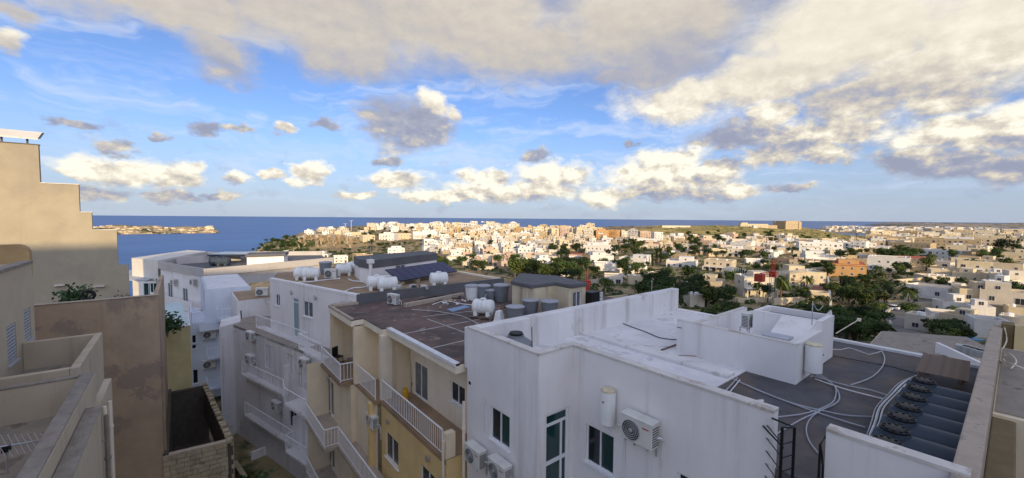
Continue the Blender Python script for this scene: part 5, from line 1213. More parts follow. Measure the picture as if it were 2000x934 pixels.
def house(px, py, wpx, hpx, col, row, feat='', yaw=None, dscale=None, noun='house', fixed=None):
    p = ground(px, py)
    if p is None: return None
    dep = project(p)[2]; w = wpx * dep / FPX; h = hpx * dep / FPX
    h = max(h, 3.1); st = max(1, round(h / 3.2)); D = (dscale or rnd.uniform(.7, 1.0)) * min(w, 14) ; D = max(D, 5)
    to = (V2(CAM) - V2(p)).normalized(); a0 = math.atan2(to.x, -to.y)
    a = a0 + R(rnd.uniform(-28, 28) if yaw is None else yaw)
    if fixed is None:
        for q, rr in placed:
            if (V2(q) - V2(p)).length < (rr + w) * .42: return None
    placed.append((p, w))
    c = V2(p) - to * D * .5; gz = min(p.z, float(height(c.x, c.y))) 
    r = link('house', None, None, (c.x, c.y, p.z - .02), a); M_ = HC[col]; base = -(p.z - gz) - 1.6
    wd = w / (abs(math.cos(a - a0)) + .35 * abs(math.sin(a - a0))); hx, hy = wd / 2, D / 2
    b = MB(); b.box((-hx, -hy, base), (hx, hy, h)); b.build('wall', M_, r)
    rf = m_redtile if 'red' in feat else rnd.choice([m_roof1, m_roof2, m_roof3, m_roof2])
    if 'flat' not in feat:
        b = MB()
        for bx in (((-hx, -hy, h), (hx, -hy + .25, h + .7)), ((-hx, hy - .25, h), (hx, hy, h + .7)), ((-hx, -hy + .25, h), (-hx + .25, hy - .25, h + .7)), ((hx - .25, -hy + .25, h), (hx, hy - .25, h + .7))): b.box(*bx)
        b.build('parapet', M_, r)
    b = MB()
    if 'red' in feat: b.prism([(-hx - .3, -hy - .3), (hx + .3, -hy - .3), (hx + .3, hy + .3), (-hx - .3, hy + .3)], [h + .05] * 4, [h + .15, h + .15, h + 1.5, h + 1.5], True, True)
    else: b.box((-hx + .25, -hy + .25, h + .0), (hx - .25, hy - .25, h + .06))
    b.build('roof', rf, r)
    rows = st
    n = max(1, int(wd / 3.3))
    for f in range(rows):
        z = f * (h / rows) + .85
        for k in range(n):
            x = -hx + (k + .5) * wd / n + rnd.uniform(-.2, .2)
            if 'arch' in feat and f == 0: q = link('arch', ARCH, r, (x, -hy, .1)); q.scale = (1.25 * min(1.2, wd / n / 2.2), 1, 1.1); continue
            t = rnd.random()
            if t < .12: continue
            q = link('door' if (t > .78 and f == 0) else 'window', DOOR if (t > .78) else WIN, r, (x, -hy, z - (.8 if t > .78 else 0)))
            q.scale = (rnd.uniform(.8, 1.25), 1, rnd.uniform(.85, 1.05))
        for k in range(max(1, int(D / 4.5))):
            for s in (-1, 1):
                if rnd.random() < .4: continue
                q = link('window', WIN, r, (s * hx, -hy + (k + .5) * D / max(1, int(D / 4.5)), z)); q.rotation_euler.z = s * math.pi / 2
    if 'balc' in feat or (rnd.random() < .30 and st > 1 and 'plain' not in feat):
        for f in range(1, rows):
            z = f * h / rows; b = MB(); x0, x1 = -hx + .1 * wd, -hx + rnd.uniform(.5, .9) * wd; b.box((x0, -hy - 1.2, z - .2), (x1, -hy - .003, z)); b.box((x0, -hy - 1.2, z), (x1, -hy - 1.08, z + .95)); b.build('balcony', rnd.choice([M_, HC['white']]), r)
    if 'upper' in feat or (rnd.random() < .5 and 'plain' not in feat):
        x0 = rnd.uniform(-hx + .3, 0); ux = min(hx - .3, x0 + rnd.uniform(.3, .6) * wd); b = MB(); hh = rnd.uniform(1.9, 2.8); b.box((x0, -hy * .3, h + .061), (ux, hy - .3, h + hh)); u = b.build('roof_room', M_ if rnd.random() < .7 else HC['white'], r)
        q = link('window', WIN, u, ((x0 + ux) / 2, -hy * .3, h + .7)); q.scale = (1, 1, .8)
    if 'veranda' in feat:
        b = MB(); b.box((-hx, -hy - 3, h * .5 - .25), (hx, -hy - .004, h * .5)); b.build('veranda_roof', HC['white'], r)
        for k in range(n + 1): q = MB(); x = -hx + .2 + (wd - .4) * k / n; q.box((x - .15, -hy - 2.9, base), (x + .15, -hy - 2.6, h * .5 - .25)); q.build('column', HC['white'], r)
    if rnd.random() < .55 and 'red' not in feat:
        for k in range(rnd.randint(1, 3)): q = link('roof_tank', RTANK, r, (rnd.uniform(-hx + 1, hx - 1) if hx > 1.2 else 0, hy * rnd.uniform(.1, .6), h + .06)); q.scale = (.9,) * 3
    desc = {'white': 'white', 'cream': 'cream', 'tan': 'tan stone', 'ochre': 'ochre', 'orange': 'orange', 'pink': 'pinkish', 'grey': 'grey', 'pale': 'pale'}[col]
    stn = {1: 'one-storey', 2: 'two-storey', 3: 'three-storey', 4: 'four-storey'}.get(st, 'tall')
    ft = ' with red roof' if 'red' in feat else ' with arches' if 'arch' in feat else ' with veranda' if 'veranda' in feat else ' with balconies' if 'balc' in feat else ''
    r['category'] = noun; HOUSES.append((row, px, r, '%s %s %s%s' % (desc, stn, noun, ft)))
    return r
# the houses that can be told apart: centre x, base y, width, height (picture pixels), colour, row, features
MANUAL = [(1173, 499, 66, 18, 'white', 'white villas', 'upper'), (1174, 515, 46, 14, 'white', 'white villas', 'arch'), (1124, 509, 24, 9, 'white', 'white villas', 'red'), (1059, 524, 38, 17, 'white', 'white villas', 'upper'),
 (1124, 492, 18, 11, 'tan', 'white villas', 'plain'), (1081, 504, 22, 13, 'pale', 'white villas', ''), (1182, 530, 46, 13, 'white', 'white villas', ''), (1240, 519, 55, 13, 'white', 'white villas', 'upper'), (1242, 533, 36, 11, 'white', 'white villas', 'veranda'),
 (1051, 464, 22, 19, 'cream', 'apartments', 'balc'), (1069, 463, 16, 16, 'cream', 'apartments', 'balc'), (1084, 465, 20, 17, 'cream', 'apartments', ''), (1102, 466, 18, 21, 'pink', 'apartments', 'balc'), (1131, 463, 20, 15, 'cream', 'apartments', ''), (1151, 467, 20, 17, 'pale', 'apartments', 'balc'),
 (1175, 468, 25, 17, 'orange', 'apartments', 'balc'), (1200, 467, 22, 16, 'orange', 'apartments', 'balc'), (1220, 467, 16, 14, 'pale', 'apartments', 'balc'), (1236, 468, 18, 18, 'grey', 'apartments', 'balc'), (1258, 466, 22, 13, 'pink', 'apartments', ''), (1283, 473, 18, 18, 'white', 'apartments', 'balc'),
 (1262, 475, 55, 7, 'white', 'apartments', 'plain'), (1262, 484, 48, 7, 'pale', 'white villas', 'red'),
 (1395, 501, 34, 13, 'cream', 'central villas', 'plain'), (1433, 501, 40, 14, 'pale', 'central villas', 'arch'), (1503, 504, 26, 10, 'white', 'central villas', ''), (1474, 518, 36, 9, 'white', 'central villas', 'plain'), (1406, 531, 52, 20, 'cream', 'central villas', 'veranda'), (1332, 523, 56, 11, 'white', 'central villas', ''),
 (1330, 507, 30, 9, 'tan', 'central villas', 'plain'), (1418, 473, 20, 8, 'white', 'central villas', 'upper'), (1377, 478, 34, 7, 'pink', 'central villas', ''), (1512, 486, 34, 9, 'white', 'central villas', 'upper'), (1345, 486, 30, 8, 'pale', 'central villas', ''), (1450, 484, 40, 9, 'white', 'central villas', ''),
 (1471, 580, 58, 36, 'pale', 'garden villas', 'veranda'), (1388, 572, 46, 20, 'cream', 'garden villas', 'upper'), (1565, 560, 66, 26, 'cream', 'garden villas', 'balc'), (1598, 594, 30, 18, 'cream', 'garden villas', 'plain'), (1650, 541, 60, 22, 'orange', 'garden villas', 'red'), (1355, 600, 30, 10, 'pale', 'garden villas', 'plain'), (1240, 556, 30, 8, 'cream', 'garden villas', 'plain'),
 (1598, 497, 74, 22, 'white', 'right villas', 'upper'), (1605, 513, 68, 13, 'white', 'right villas', 'veranda'), (1678, 492, 26, 19, 'white', 'right villas', 'balc'), (1735, 530, 62, 25, 'white', 'right villas', 'plain'), (1785, 528, 46, 20, 'cream', 'right villas', 'red'), (1721, 464, 42, 12, 'cream', 'right villas', 'balc'), (1640, 486, 40, 11, 'white', 'right villas', ''),
 (1850, 508, 70, 17, 'white', 'right terraces', 'plain'), (1780, 490, 66, 14, 'tan', 'right terraces', 'plain'), (1850, 488, 90, 20, 'tan', 'right terraces', 'upper'), (1930, 486, 70, 20, 'cream', 'right terraces', ''), (1905, 541, 56, 28, 'cream', 'right terraces', 'balc'), (1960, 543, 50, 26, 'cream', 'right terraces', 'balc'), (1830, 556, 60, 12, 'pale', 'right terraces', 'veranda'), (1978, 560, 56, 18, 'pale', 'right terraces', 'veranda'),
 (1818, 600, 66, 36, 'white', 'roadside houses', 'balc'), (1900, 612, 56, 42, 'cream', 'roadside houses', 'balc'), (1962, 618, 70, 44, 'pale', 'roadside houses', 'balc'), (1848, 643, 56, 24, 'white', 'roadside houses', 'plain'), (1925, 660, 50, 24, 'white', 'roadside houses', 'plain'), (1795, 648, 36, 16, 'pale', 'roadside houses', 'plain'), (1985, 655, 46, 26, 'pale', 'roadside houses', 'plain'),
 (717, 472, 26, 11, 'cream', 'cliff houses', 'plain'), (759, 470, 32, 12, 'white', 'cliff houses', 'upper'), (787, 468, 32, 10, 'cream', 'cliff houses', 'plain'), (829, 466, 50, 12, 'white', 'cliff houses', 'veranda'), (774, 498, 32, 11, 'white', 'cliff houses', ''), (708, 510, 34, 11, 'tan', 'cliff houses', 'plain'), (665, 514, 26, 12, 'white', 'cliff houses', 'balc'), (628, 503, 34, 5, 'white', 'cliff houses', 'flat'), (690, 462, 34, 7, 'cream', 'cliff houses', 'plain'), (565, 497, 16, 5, 'white', 'cliff houses', ''), (740, 516, 26, 9, 'cream', 'cliff houses', 'plain')]
for m in MANUAL: house(m[0], m[1], m[2], m[3], m[4], m[5], m[6], yaw=rnd.uniform(-24, 24), fixed=True)
FILL = [('clifftop', 600, 720, 450, 461, 16, 9, 18, 5, 8, 'pale cream white'), ('ridge crest', 720, 1010, 442, 454, 72, 9, 20, 6, 10, 'cream white pale white white'), ('upper hillside', 850, 1050, 455, 476, 78, 9, 20, 8, 13, 'cream cream ochre tan pale white white'),
        ('lower hillside', 830, 1065, 477, 500, 64, 11, 22, 8, 13, 'cream pale white tan white grey'), ('hill foot', 880, 1080, 500, 522, 34, 15, 28, 9, 14, 'pale cream white pink'), ('apartments', 1030, 1170, 452, 470, 24, 12, 20, 10, 16, 'cream cream tan pale'),
        ('middle row', 1040, 1310, 470, 488, 60, 11, 22, 7, 10, 'pale white cream tan cream'), ('central villas', 1290, 1560, 466, 500, 60, 14, 28, 6, 10, 'white pale cream tan pink'), ('right villas', 1540, 1720, 476, 520, 28, 18, 36, 8, 12, 'white pale cream tan'),
        ('right terraces', 1690, 2010, 455, 482, 90, 13, 34, 6, 12, 'cream tan pale cream cream'), ('right terraces', 1800, 2010, 484, 560, 20, 26, 50, 11, 18, 'cream cream tan pale'), ('garden villas', 1080, 1320, 520, 560, 6, 28, 40, 9, 13, 'white pale'), ('roadside houses', 1850, 2010, 570, 650, 8, 34, 56, 14, 22, 'cream pale white')]
SPEC = []
for row, x0, x1, y0, y1, n, w0, w1, h0, h1, cols in FILL:
    cols = cols.split(); tries = 0; got = 0
    while got < n and tries < n * 6:
        tries += 1; px, py, w_, h_ = rnd.uniform(x0, x1), rnd.uniform(y0, y1), rnd.uniform(w0, w1), rnd.uniform(h0, h1); p = ground(px, py)
        if p is None: continue
        w = w_ * project(p)[2] / FPX
        if any((V2(q) - V2(p)).length < (rr + w) * .42 for q, rr in placed): continue
        placed.append((p, w)); got += 1; SPEC.append((w_ * h_, px, py, w_, h_, rnd.choice(cols), row))
SPEC.sort(reverse=True)
NEAR_N = 290 - len(MANUAL)
for a, px, py, w_, h_, c, row in SPEC[:NEAR_N]: house(px, py, w_, h_, c, row, fixed=True)
# the smallest houses of the hillside, too many to tell apart
def town_mass(specs):
    names = sorted(HC); b = MB(); mats = [HC[k] for k in names] + [m_wdark, m_roof2, m_roof1]
    for a, px, py, w_, h_, c, row in specs:
        p = ground(px, py); dep = project(p)[2]; w = w_ * dep / FPX; h = max(3.1, h_ * dep / FPX); D = rnd.uniform(.7, 1) * w
        to = (V2(CAM) - V2(p)).normalized(); an = math.atan2(to.x, -to.y) + R(rnd.uniform(-28, 28)); ca, sa = math.cos(an), math.sin(an); cx, cy = p.x - to.x * D / 2, p.y - to.y * D / 2
        def bx(x0, x1, y0, y1, z0, z1): b.prism([(cx + ca * x - sa * y, cy + sa * x + ca * y) for x, y in ((x0, y0), (x1, y0), (x1, y1), (x0, y1))], p.z + z0, p.z + z1)
        b.cur = names.index(c); bx(-w/2, w/2, -D/2, D/2, -4, h)
        if rnd.random() < .6: x0 = rnd.uniform(-w/2 + .2, 0); bx(x0, x0 + w * rnd.uniform(.3, .5), -D * .2, D/2 - .2, h, h + rnd.uniform(1.5, 2.8))
        b.cur = len(names) + rnd.choice((1, 2)); bx(-w/2 + .3, w/2 - .3, -D/2 + .3, D/2 - .3, h, h + .12); b.cur = len(names)
        st = max(1, round(h / 3.2)); n = max(1, int(w / 3))
        for f in range(st):
            for k in range(n):
                if rnd.random() < .2: continue
                x = -w/2 + (k + .5) * w / n; z = f * h / st + .8; bx(x - .5, x + .5, -D/2 - .04, -D/2 + .05, z, z + rnd.choice((1.3, 1.3, 1.9)))
    tag(b.build('hillside_town', mats), 'mass of tiny cream and white houses crowding the sunlit hillside', 'houses', None, 'stuff')
town_mass(SPEC[NEAR_N:])
ROWTXT = {'clifftop': 'on the left clifftop', 'ridge crest': 'along the ridge crest', 'upper hillside': 'high on the hillside', 'lower hillside': 'low on the hillside', 'hill foot': 'at the foot of the hillside', 'apartments': 'in the skyline apartment row',
          'middle row': 'in the row below the apartments', 'white villas': 'of the white villas', 'central villas': 'below the golden ridge', 'garden villas': 'of the garden villas', 'right villas': 'of the villas below the palace', 'right terraces': 'on the right-hand terraces', 'roadside houses': 'by the valley road', 'cliff houses': 'around the cliff'}
rows = {}
for row, px, r, d in HOUSES: rows.setdefault(row, []).append((px, r, d))
for row, L in rows.items():
    for i, (px, r, d) in enumerate(sorted(L, key=lambda t: t[0])):
        r['label'] = '%s, %s from left %s' % (d, ordinal(i), ROWTXT[row]); r['group'] = 'houses ' + ROWTXT[row]
def ground_at(px, py, dist): 
    q = ray(px, py) * dist; return Vector((q.x, q.y, float(height(q.x, q.y))))

# palace on the ridge, long farm range beside it
def palace():
    p = ground_at(1537, 446, 880); r = thing('palace', 'square tan stone palace with corner bastions on the golden ridge', 'palace', p + Vector((0, 0, -.5)), R(-39) + R(12)); w, h = 19, PD(1537, 432.5, 880).z - p.z + .5
    b = MB(); b.box((-w + 3, -14, -6), (w - 3, 14, h)); b.build('wall', HC['tan'], r)
    for sx in (-1, 1):
        for sy in (-1, 1): b = MB(); b.prism([(sx * (w - 6), sy * 10), (sx * (w + .5), sy * 10.5), (sx * (w + 1), sy * 16), (sx * (w - 5), sy * 15.5)], -6, h - .5); b.build('bastion', HC['tan'], r)
    b = MB(); b.box((-w + 2, -14.6, h), (w - 2, 14.6, h + .7)); b.build('cornice', HC['pale'], r)
    for f in (3, 8.5):
        for k in range(7): q = link('window', WIN, r, (-12 + k * 4, -14, f)); q.scale = (1.3, 1, 1.6)
    p = ground_at(1480, 446, 860); r = thing('farm_range', 'long sunlit yellow building on the ridge left of the palace', 'building', p + Vector((0, 0, -.5)), R(-39) + R(-8))
    b = MB(); b.box((-36, -5, -6), (18, 6, 8.5)); b.build('wall', HC['cream'], r); b = MB(); b.box((18.01, -4, -6), (36, 5, 6)); b.build('lower_wing', HC['tan'], r); b = MB(); b.box((-34, -4.5, 8.51), (-22, 5, 11)); b.build('upper_storey', HC['cream'], r)
    for k in range(14): q = link('window', WIN, r, (-33 + k * 3.6, -5, 3)); q.scale = (1.1, 1, 1.8)
    for (x, y, w, h, l) in ((1320, 441, 55, 3, 'low pale ruin wall on the crest of the golden ridge'), (1474, 449, 8, 5, 'small square hut on the golden slope below the long yellow building')):
        p = ground_at(x, y, 800); o = thing('stone_ruin', l, 'building', p, R(-39)); b = MB(); b.box((-w / 2, -2.5, -3), (w / 2, 2.5, h)); b.build('wall', HC['pale'], o); b = MB(); b.box((-w / 2 - .2, -2.7, h), (w / 2 + .2, 2.7, h + .3)); b.build('roof', HC['cream'], o)
palace()

# glazed barrel-roof conservatory
p = ground(1441, 541); o = thing('conservatory', 'glazed barrel-vault conservatory above the garden villas', 'conservatory', p, R(-39) + R(10))
b = MB(); n = 14; rr = 4.2
b.prism([(-rr, 0), (rr, 0), (rr, 6), (-rr, 6)], -1, 1.2); b.build('base_wall', HC['pale'], o)
b = MB(); ang = [math.pi * k / n for k in range(n + 1)]
for k in range(n): b.poly([(rr * math.cos(ang[k]), .05, 1.2 + rr * .8 * math.sin(ang[k])), (rr * math.cos(ang[k+1]), .05, 1.2 + rr * .8 * math.sin(ang[k+1])), (rr * math.cos(ang[k+1]), 6, 1.2 + rr * .8 * math.sin(ang[k+1])), (rr * math.cos(ang[k]), 6, 1.2 + rr * .8 * math.sin(ang[k]))])
b.build('vault', HC['pale'], o, True)
b = MB(); b.poly([(rr * .96 * math.cos(a), .02, 1.2 + rr * .77 * math.sin(a)) for a in ang]); b.build('glass_end', m_glass, o)
for k in range(-3, 4): b = MB(); x = k * 1.2; zz = 1.2 + .77 * math.sqrt(max(.1, rr * rr - x * x)); b.box((x - .07, -.06, 1.2), (x + .07, .0, zz)); b.build('glazing_bar', HC['white'], o)

# tower cranes
def lattice(b, A, B, s, n, r=.06):
    A, B = Vector(A), Vector(B); t = (B - A).normalized(); u = t.orthogonal().normalized(); v = t.cross(u); c = [u * s + v * s, -u * s + v * s, -u * s - v * s, u * s - v * s]
    for k in c: b.tube([A + k, B + k], r, 4)
    for i in range(n):
        P, Q = A + (B - A) * (i / n), A + (B - A) * ((i + 1) / n)
        for k in range(4): b.tube([P + c[k], Q + c[(k + 1) % 4]], r * .7, 3)
def crane(px, py, dist, label, top_py, jib_px, jib_py, jib_d, cj_px, cj_py, jm):
    p = ground_at(px, py, dist); r = thing('tower_crane', label, 'crane', (0, 0, 0), 0, 'tower cranes in the valley'); top = PD(px, top_py, dist * 1.0); zt = top.z; hz = zt - 4.5
    b = MB(); lattice(b, (p.x, p.y, p.z - 1), (p.x, p.y, hz), .7, 14); b.build('mast', m_alu, r)
    b = MB(); lattice(b, (p.x, p.y, hz), (p.x, p.y, zt), .5, 4, .09); b.box((p.x - .9, p.y - .9, hz - 1), (p.x + .9, p.y + .9, hz + .8)); b.build('tower_head', m_red, r)
    j = PD(jib_px, jib_py, jib_d); b = MB(); lattice(b, (p.x, p.y, hz), j, .45, 22, .05); b.build('jib', jm, r)
    c = PD(cj_px, cj_py, dist * .97); b = MB(); lattice(b, (p.x, p.y, hz), (c.x, c.y, hz), .5, 5, .09); b.build('counter_jib', m_red, r)
    b = MB(); b.box((c.x - 1.2, c.y - 1.2, hz - 2), (c.x + 1.2, c.y + 1.2, hz + .4)); b.build('counterweight', m_red, r)
    b = MB(); b.tube([(p.x, p.y, zt), (p.x + (j.x - p.x) * .6, p.y + (j.y - p.y) * .6, hz + .5)], .04, 4); b.build('tie_bar', m_red, r)
crane(1507, 600, 135, 'red-headed tower crane with grey lattice mast beside the garden villas', 508, 1625, 522, 220, 1484, 536, m_alu)
crane(1147, 585, 150, 'red tower crane standing right of the stained roof hut', 528, 1218, 538, 160, 1142, 560, m_wfr)
for (px, dist, y0, y1, l) in ((686, 620, 456, 431, 'tall thin white mast on the clifftop, right of two'), (677, 620, 456, 437, 'short leaning white mast on the clifftop, left of two')):
    p = ground_at(px, y0, dist); q = PD(px - (3 if px < 680 else 0), y1, dist); o = thing('radio_mast', l, 'mast', (0, 0, 0)); b = MB(); b.tube([p, q], .35, 5); b.build('pole', m_wfr, o); b = MB(); b.tube([q - Vector((2.5, -1, 0)), q + Vector((2.5, -1, 0))], .2, 4); b.build('crossbar', m_wfr, o)

# road in the valley, drive, garden walls, car, lamp posts
def ribbon(name, pts, w, m, dz=.12):
    P = [ground(x, y) for x, y in pts]; P = spline([q for q in P if q], 8); b = MB(); v = []
    for i, q in enumerate(P):
        t = (V2(P[min(i + 1, len(P) - 1)]) - V2(P[max(i - 1, 0)])).normalized(); n = Vector((t.y, -t.x)); ww = w[0] + (w[1] - w[0]) * i / len(P)
        v.append([(q.x + n.x * ww * s, q.y + n.y * ww * s, max(float(height(q.x + n.x * ww * s, q.y + n.y * ww * s)), float(height(q.x, q.y))) + dz) for s in (-.5, .5)])
    for a, c in zip(v[:-1], v[1:]): b.poly([a[0], a[1], c[1], c[0]])
    o = b.build(name, m); o['kind'] = 'structure'; return v
m_road = mat('worn_asphalt', (.17, .16, .15), .9, .15, .3, bump=.2, bscale=3); m_drive = mat('red_paved_drive', (.22, .10, .085), .9, .2, .8)
v = ribbon('road', [(1800, 668), (1772, 648), (1752, 630), (1744, 612), (1760, 604), (1800, 606), (1860, 612)], (4.6, 5), m_road, .35)
ribbon('path', [(1607, 592), (1606, 575), (1600, 556)], (5, 5), m_drive, .35); ribbon('road', [(1868, 604), (1872, 585), (1868, 570)], (6, 5), m_road, .35); ribbon('path', [(1222, 588), (1214, 578), (1204, 572)], (3, 3), m_road, .3)
def garden_wall(pts, h, m, label, th=.3):
    P = [ground(x, y) for x, y in pts]; P = [q for q in P if q]
    o = thing('garden_wall', label, 'wall', (0, 0, 0), 0, 'garden walls in the valley')
    for A, B in zip(P[:-1], P[1:]):
        t = (V2(B) - V2(A)).normalized(); n = Vector((t.y, -t.x)); b = MB(); b.prism([V2(A) + n * th, V2(B) + n * th, V2(B) - n * th, V2(A) - n * th], [A.z - 1, B.z - 1, B.z - 1, A.z - 1], [A.z + h, B.z + h, B.z + h, A.z + h]); b.build('wall_run', m, o)
garden_wall([(1740, 640), (1728, 620), (1738, 608)], 1.0, HC['pale'], 'low pale wall along the outer side of the valley road')
garden_wall([(1510, 596), (1560, 594), (1585, 596)], 2.2, HC['cream'], 'cream wall with piers below the garden crane'); garden_wall([(1440, 592), (1505, 590)], 1.6, HC['cream'], 'cream wall under the hedge of the garden villa')
garden_wall([(1735, 602), (1790, 606), (1850, 610)], 2.4, HC['cream'], 'cream wall along the valley road below the white house'); garden_wall([(1622, 600), (1618, 560), (1616, 535)], 1.8, HC['white'], 'white sloping wall beside the red drive')
garden_wall([(1158, 596), (1210, 590), (1225, 588)], 2.2, HC['cream'], 'cream garden wall right of the stained roof hut'); garden_wall([(1870, 575), (1930, 566), (2000, 560)], 3.0, HC['cream'], 'tall cream terrace wall at the right'); garden_wall([(1745, 560), (1800, 556), (1850, 562)], 3.0, HC['cream'], 'cream terrace wall above the white roadside house'); garden_wall([(935, 528), (965, 527)], 2, HC['pale'], 'pale wall among the trees behind the solar panels')
p = ground(1746, 608); o = thing('parked_car', 'white car on the bend of the valley road', 'car', p + Vector((0, 0, .36)), R(-25))
b = MB(); b.prism([(-2.0, -.85), (2.0, -.85), (2.0, .85), (-2.0, .85)], .3, .85); b.build('body', m_tankw, o, bevel=.12)
b = MB(); b.box((-1.3, -.75, .85), (1.0, .75, 1.4)); b.build('cabin', m_glassd, o, bevel=.15)
b = MB(); b.box((-1.1, -.72, 1.38), (.8, .72, 1.43)); b.build('roof', m_tankw, o)
for x in (-1.25, 1.25):
    for y in (-.82, .82): b = MB(); b.lathe([(.32, y - .1), (.32, y + .1)], 14, (x, 0, .32), 'y'); b.build('wheel', m_black, o)
for (px, py, h, l) in ((1341, 588, 6.5, 'white lamp post beside the dark trees beyond the white parapet'), (1272, 600, 8, 'thin wooden pole in the trees above the white parapet'), (1803, 520, 6, 'thin pole beside the white red-roofed villa'), (1735, 640, 2.6, 'short lamp post on the bend of the valley road')):
    p = ground(px, py); o = thing('lamp_post', l, 'pole', p); b = MB(); b.tube([(0, 0, -.5), (0, 0, h)], .09, 6); b.build('pole', m_wfr, o); b = MB(); b.box((-.4, -.15, h), (.15, .15, h + .12)); b.build('lamp_head', m_wfr, o)
p = ground(1872, 664); o = tag(MB().prism([(-3.5, -1.6), (3.5, -1.6), (3.5, 1.6), (-3.5, 1.6)], -.2, .5).build('swimming_pool', m_pool), 'small blue swimming pool between hedge and white house', 'pool'); o.location = p; o.rotation_euler.z = R(-40)
# ships on the horizon
for (px, py, dist, L, l) in ((848, 433.5, 7000, 110, 'white ship on the sea horizon above the ridge town'), (943, 434, 9000, 90, 'white ship on the horizon right of the ridge crest'), (1022, 435.5, 9000, 80, 'dark ship low on the horizon'), (361, 494, 1080, 9, 'small white boat in the bay behind the seaside block')):
    q = ray(px, py) * dist; o = thing('ship', l, 'ship', (q.x, q.y, 0), R(-30)); mm = m_acd if 'dark' in l else m_tankw
    b = MB(); b.prism([(-L / 2, -L * .08), (L * .35, -L * .08), (L / 2, 0), (L * .35, L * .08), (-L / 2, L * .08)], -1, L * .07); b.build('hull', mm, o); b = MB(); b.box((-L * .35, -L * .06, L * .07), (L * .15, L * .06, L * .17)); b.build('superstructure', mm, o); b = MB(); b.box((-L * .1, -L * .02, L * .17), (-L * .04, L * .02, L * .26)); b.build('funnel', mm, o)

# ------------------------------------------------------------------ trees
def leaf_mat(name, c1, c2):
    m = bpy.data.materials.new(name); m.use_nodes = True; g = NT(m.node_tree); b = m.node_tree.nodes['Principled BSDF']
    oi = g.n('ShaderNodeObjectInfo').outputs['Random']; pos = g.n('ShaderNodeTexCoord').outputs['Object']
    f = g.noise(pos, .9, 4, .6)[0]; c = g.mix(g.mapr(f, .35, .65, 0, 1), (*c1, 1), (*c2, 1))
    k = g.mapr(oi, 0, 1, .6, 1.35); c = g.mix(1, c, g.comb(k, k, k), 'MULTIPLY'); g.link(c, b.inputs['Base Color']); b.inputs['Roughness'].default_value = .7; b.inputs['Specular IOR Level'].default_value = .15
    return m
m_leaf = leaf_mat('leaf_dark', (.024, .044, .012), (.055, .085, .022)); m_leaf2 = leaf_mat('leaf_mid', (.045, .068, .016), (.095, .118, .030)); m_leafp = leaf_mat('leaf_pine', (.016, .032, .014), (.035, .055, .02)); m_leafo = leaf_mat('leaf_olive', (.06, .075, .035), (.11, .12, .05))
def crown_mesh(name, m, seed, rx, rz, z0, lobes, n, leaf):
    rs = random.Random(seed); b = MB(); cs = []
    for k in range(lobes):
        a = rs.uniform(0, 6.28); q = rs.uniform(.1, .75); cs.append((Vector((rx * q * math.cos(a), rx * q * math.sin(a), z0 + rz * rs.uniform(-.55, .75))), rs.uniform(.28, .5) * rx))
    for k in range(n):
        c, r = rs.choice(cs); d = Vector((rs.gauss(0, 1), rs.gauss(0, 1), rs.gauss(.15, 1))).normalized(); p = c + Vector((d.x, d.y, d.z * .8)) * r * rs.uniform(.55, 1.05) ** .6
        nrm = (d + Vector((rs.uniform(-.8, .8), rs.uniform(-.8, .8), rs.uniform(-.5, .9)))).normalized(); u = nrm.orthogonal().normalized(); v = nrm.cross(u); s = leaf * rs.uniform(.6, 1.3)
        a = rs.uniform(0, 3.14); u, v = u * math.cos(a) + v * math.sin(a), v * math.cos(a) - u * math.sin(a)
        b.poly([p - u * s, p - v * s * .6, p + u * s, p + v * s * .6])
    return b.mesh('crown', m)
def trunk_mesh(h, r, lean=.2, limbs=4, seed=1):
    rs = random.Random(seed); b = MB(); b.tube(spline([(0, 0, -1.5), (lean * .3, 0, h * .4), (lean, .1, h)], 3), [r * (1.25 - .9 * k / 6) for k in range(7)], 6)
    for k in range(limbs):
        a = rs.uniform(0, 6.28); z = h * rs.uniform(.5, .95); b.tube([(lean * z / h, 0, z), (math.cos(a) * h * .28, math.sin(a) * h * .28, z + h * .28)], [r * .5, r * .15], 5)
    return b.mesh('trunk', m_bark)
KINDS = {'round': [(crown_mesh('crown', m_leaf, 1, 3.4, 2.6, 5.2, 14, 900, .36), trunk_mesh(4.6, .28)), (crown_mesh('crown', m_leaf, 2, 3.8, 2.2, 4.8, 16, 950, .36), trunk_mesh(4.2, .3, .4, 4, 2)), (crown_mesh('crown', m_leaf2, 3, 3.2, 2.6, 5.0, 13, 850, .36), trunk_mesh(4.4, .26, -.3, 4, 3)), (crown_mesh('crown', m_leafo, 4, 3.0, 2.0, 4.0, 12, 750, .34), trunk_mesh(3.4, .26, .3, 5, 4))],
         'pine': [(crown_mesh('crown', m_leafp, 5, 4.2, 1.8, 7.0, 16, 950, .36), trunk_mesh(6.8, .3, .6, 5, 5)), (crown_mesh('crown', m_leaf, 6, 3.6, 2.2, 6.4, 14, 900, .36), trunk_mesh(6, .28, -.5, 5, 6))]}
def cone_mesh(m, h, r, n, leaf, layers=0, seed=3):
    rs = random.Random(seed); b = MB()
    for k in range(n):
        t = rs.random() ** .8
        if layers: t = (round(t * layers) + rs.gauss(0, .08)) / layers
        rr = r * ((1 - t) if layers else math.sin(math.pi * min(1, .12 + t * .88)) ** .6) * (rs.uniform(.1, 1) ** .5); a = rs.uniform(0, 6.28); p = Vector((rr * math.cos(a), rr * math.sin(a), .6 + t * h))
        u = Vector((math.cos(a), math.sin(a), rs.uniform(-.2, .6 if layers else 1.6))).normalized(); v = u.cross(Vector((0, 0, 1))).normalized(); s = leaf * rs.uniform(.6, 1.3); b.poly([p - u * s, p - v * s * .5, p + u * s, p + v * s * .5])
    return b.mesh('crown', m)
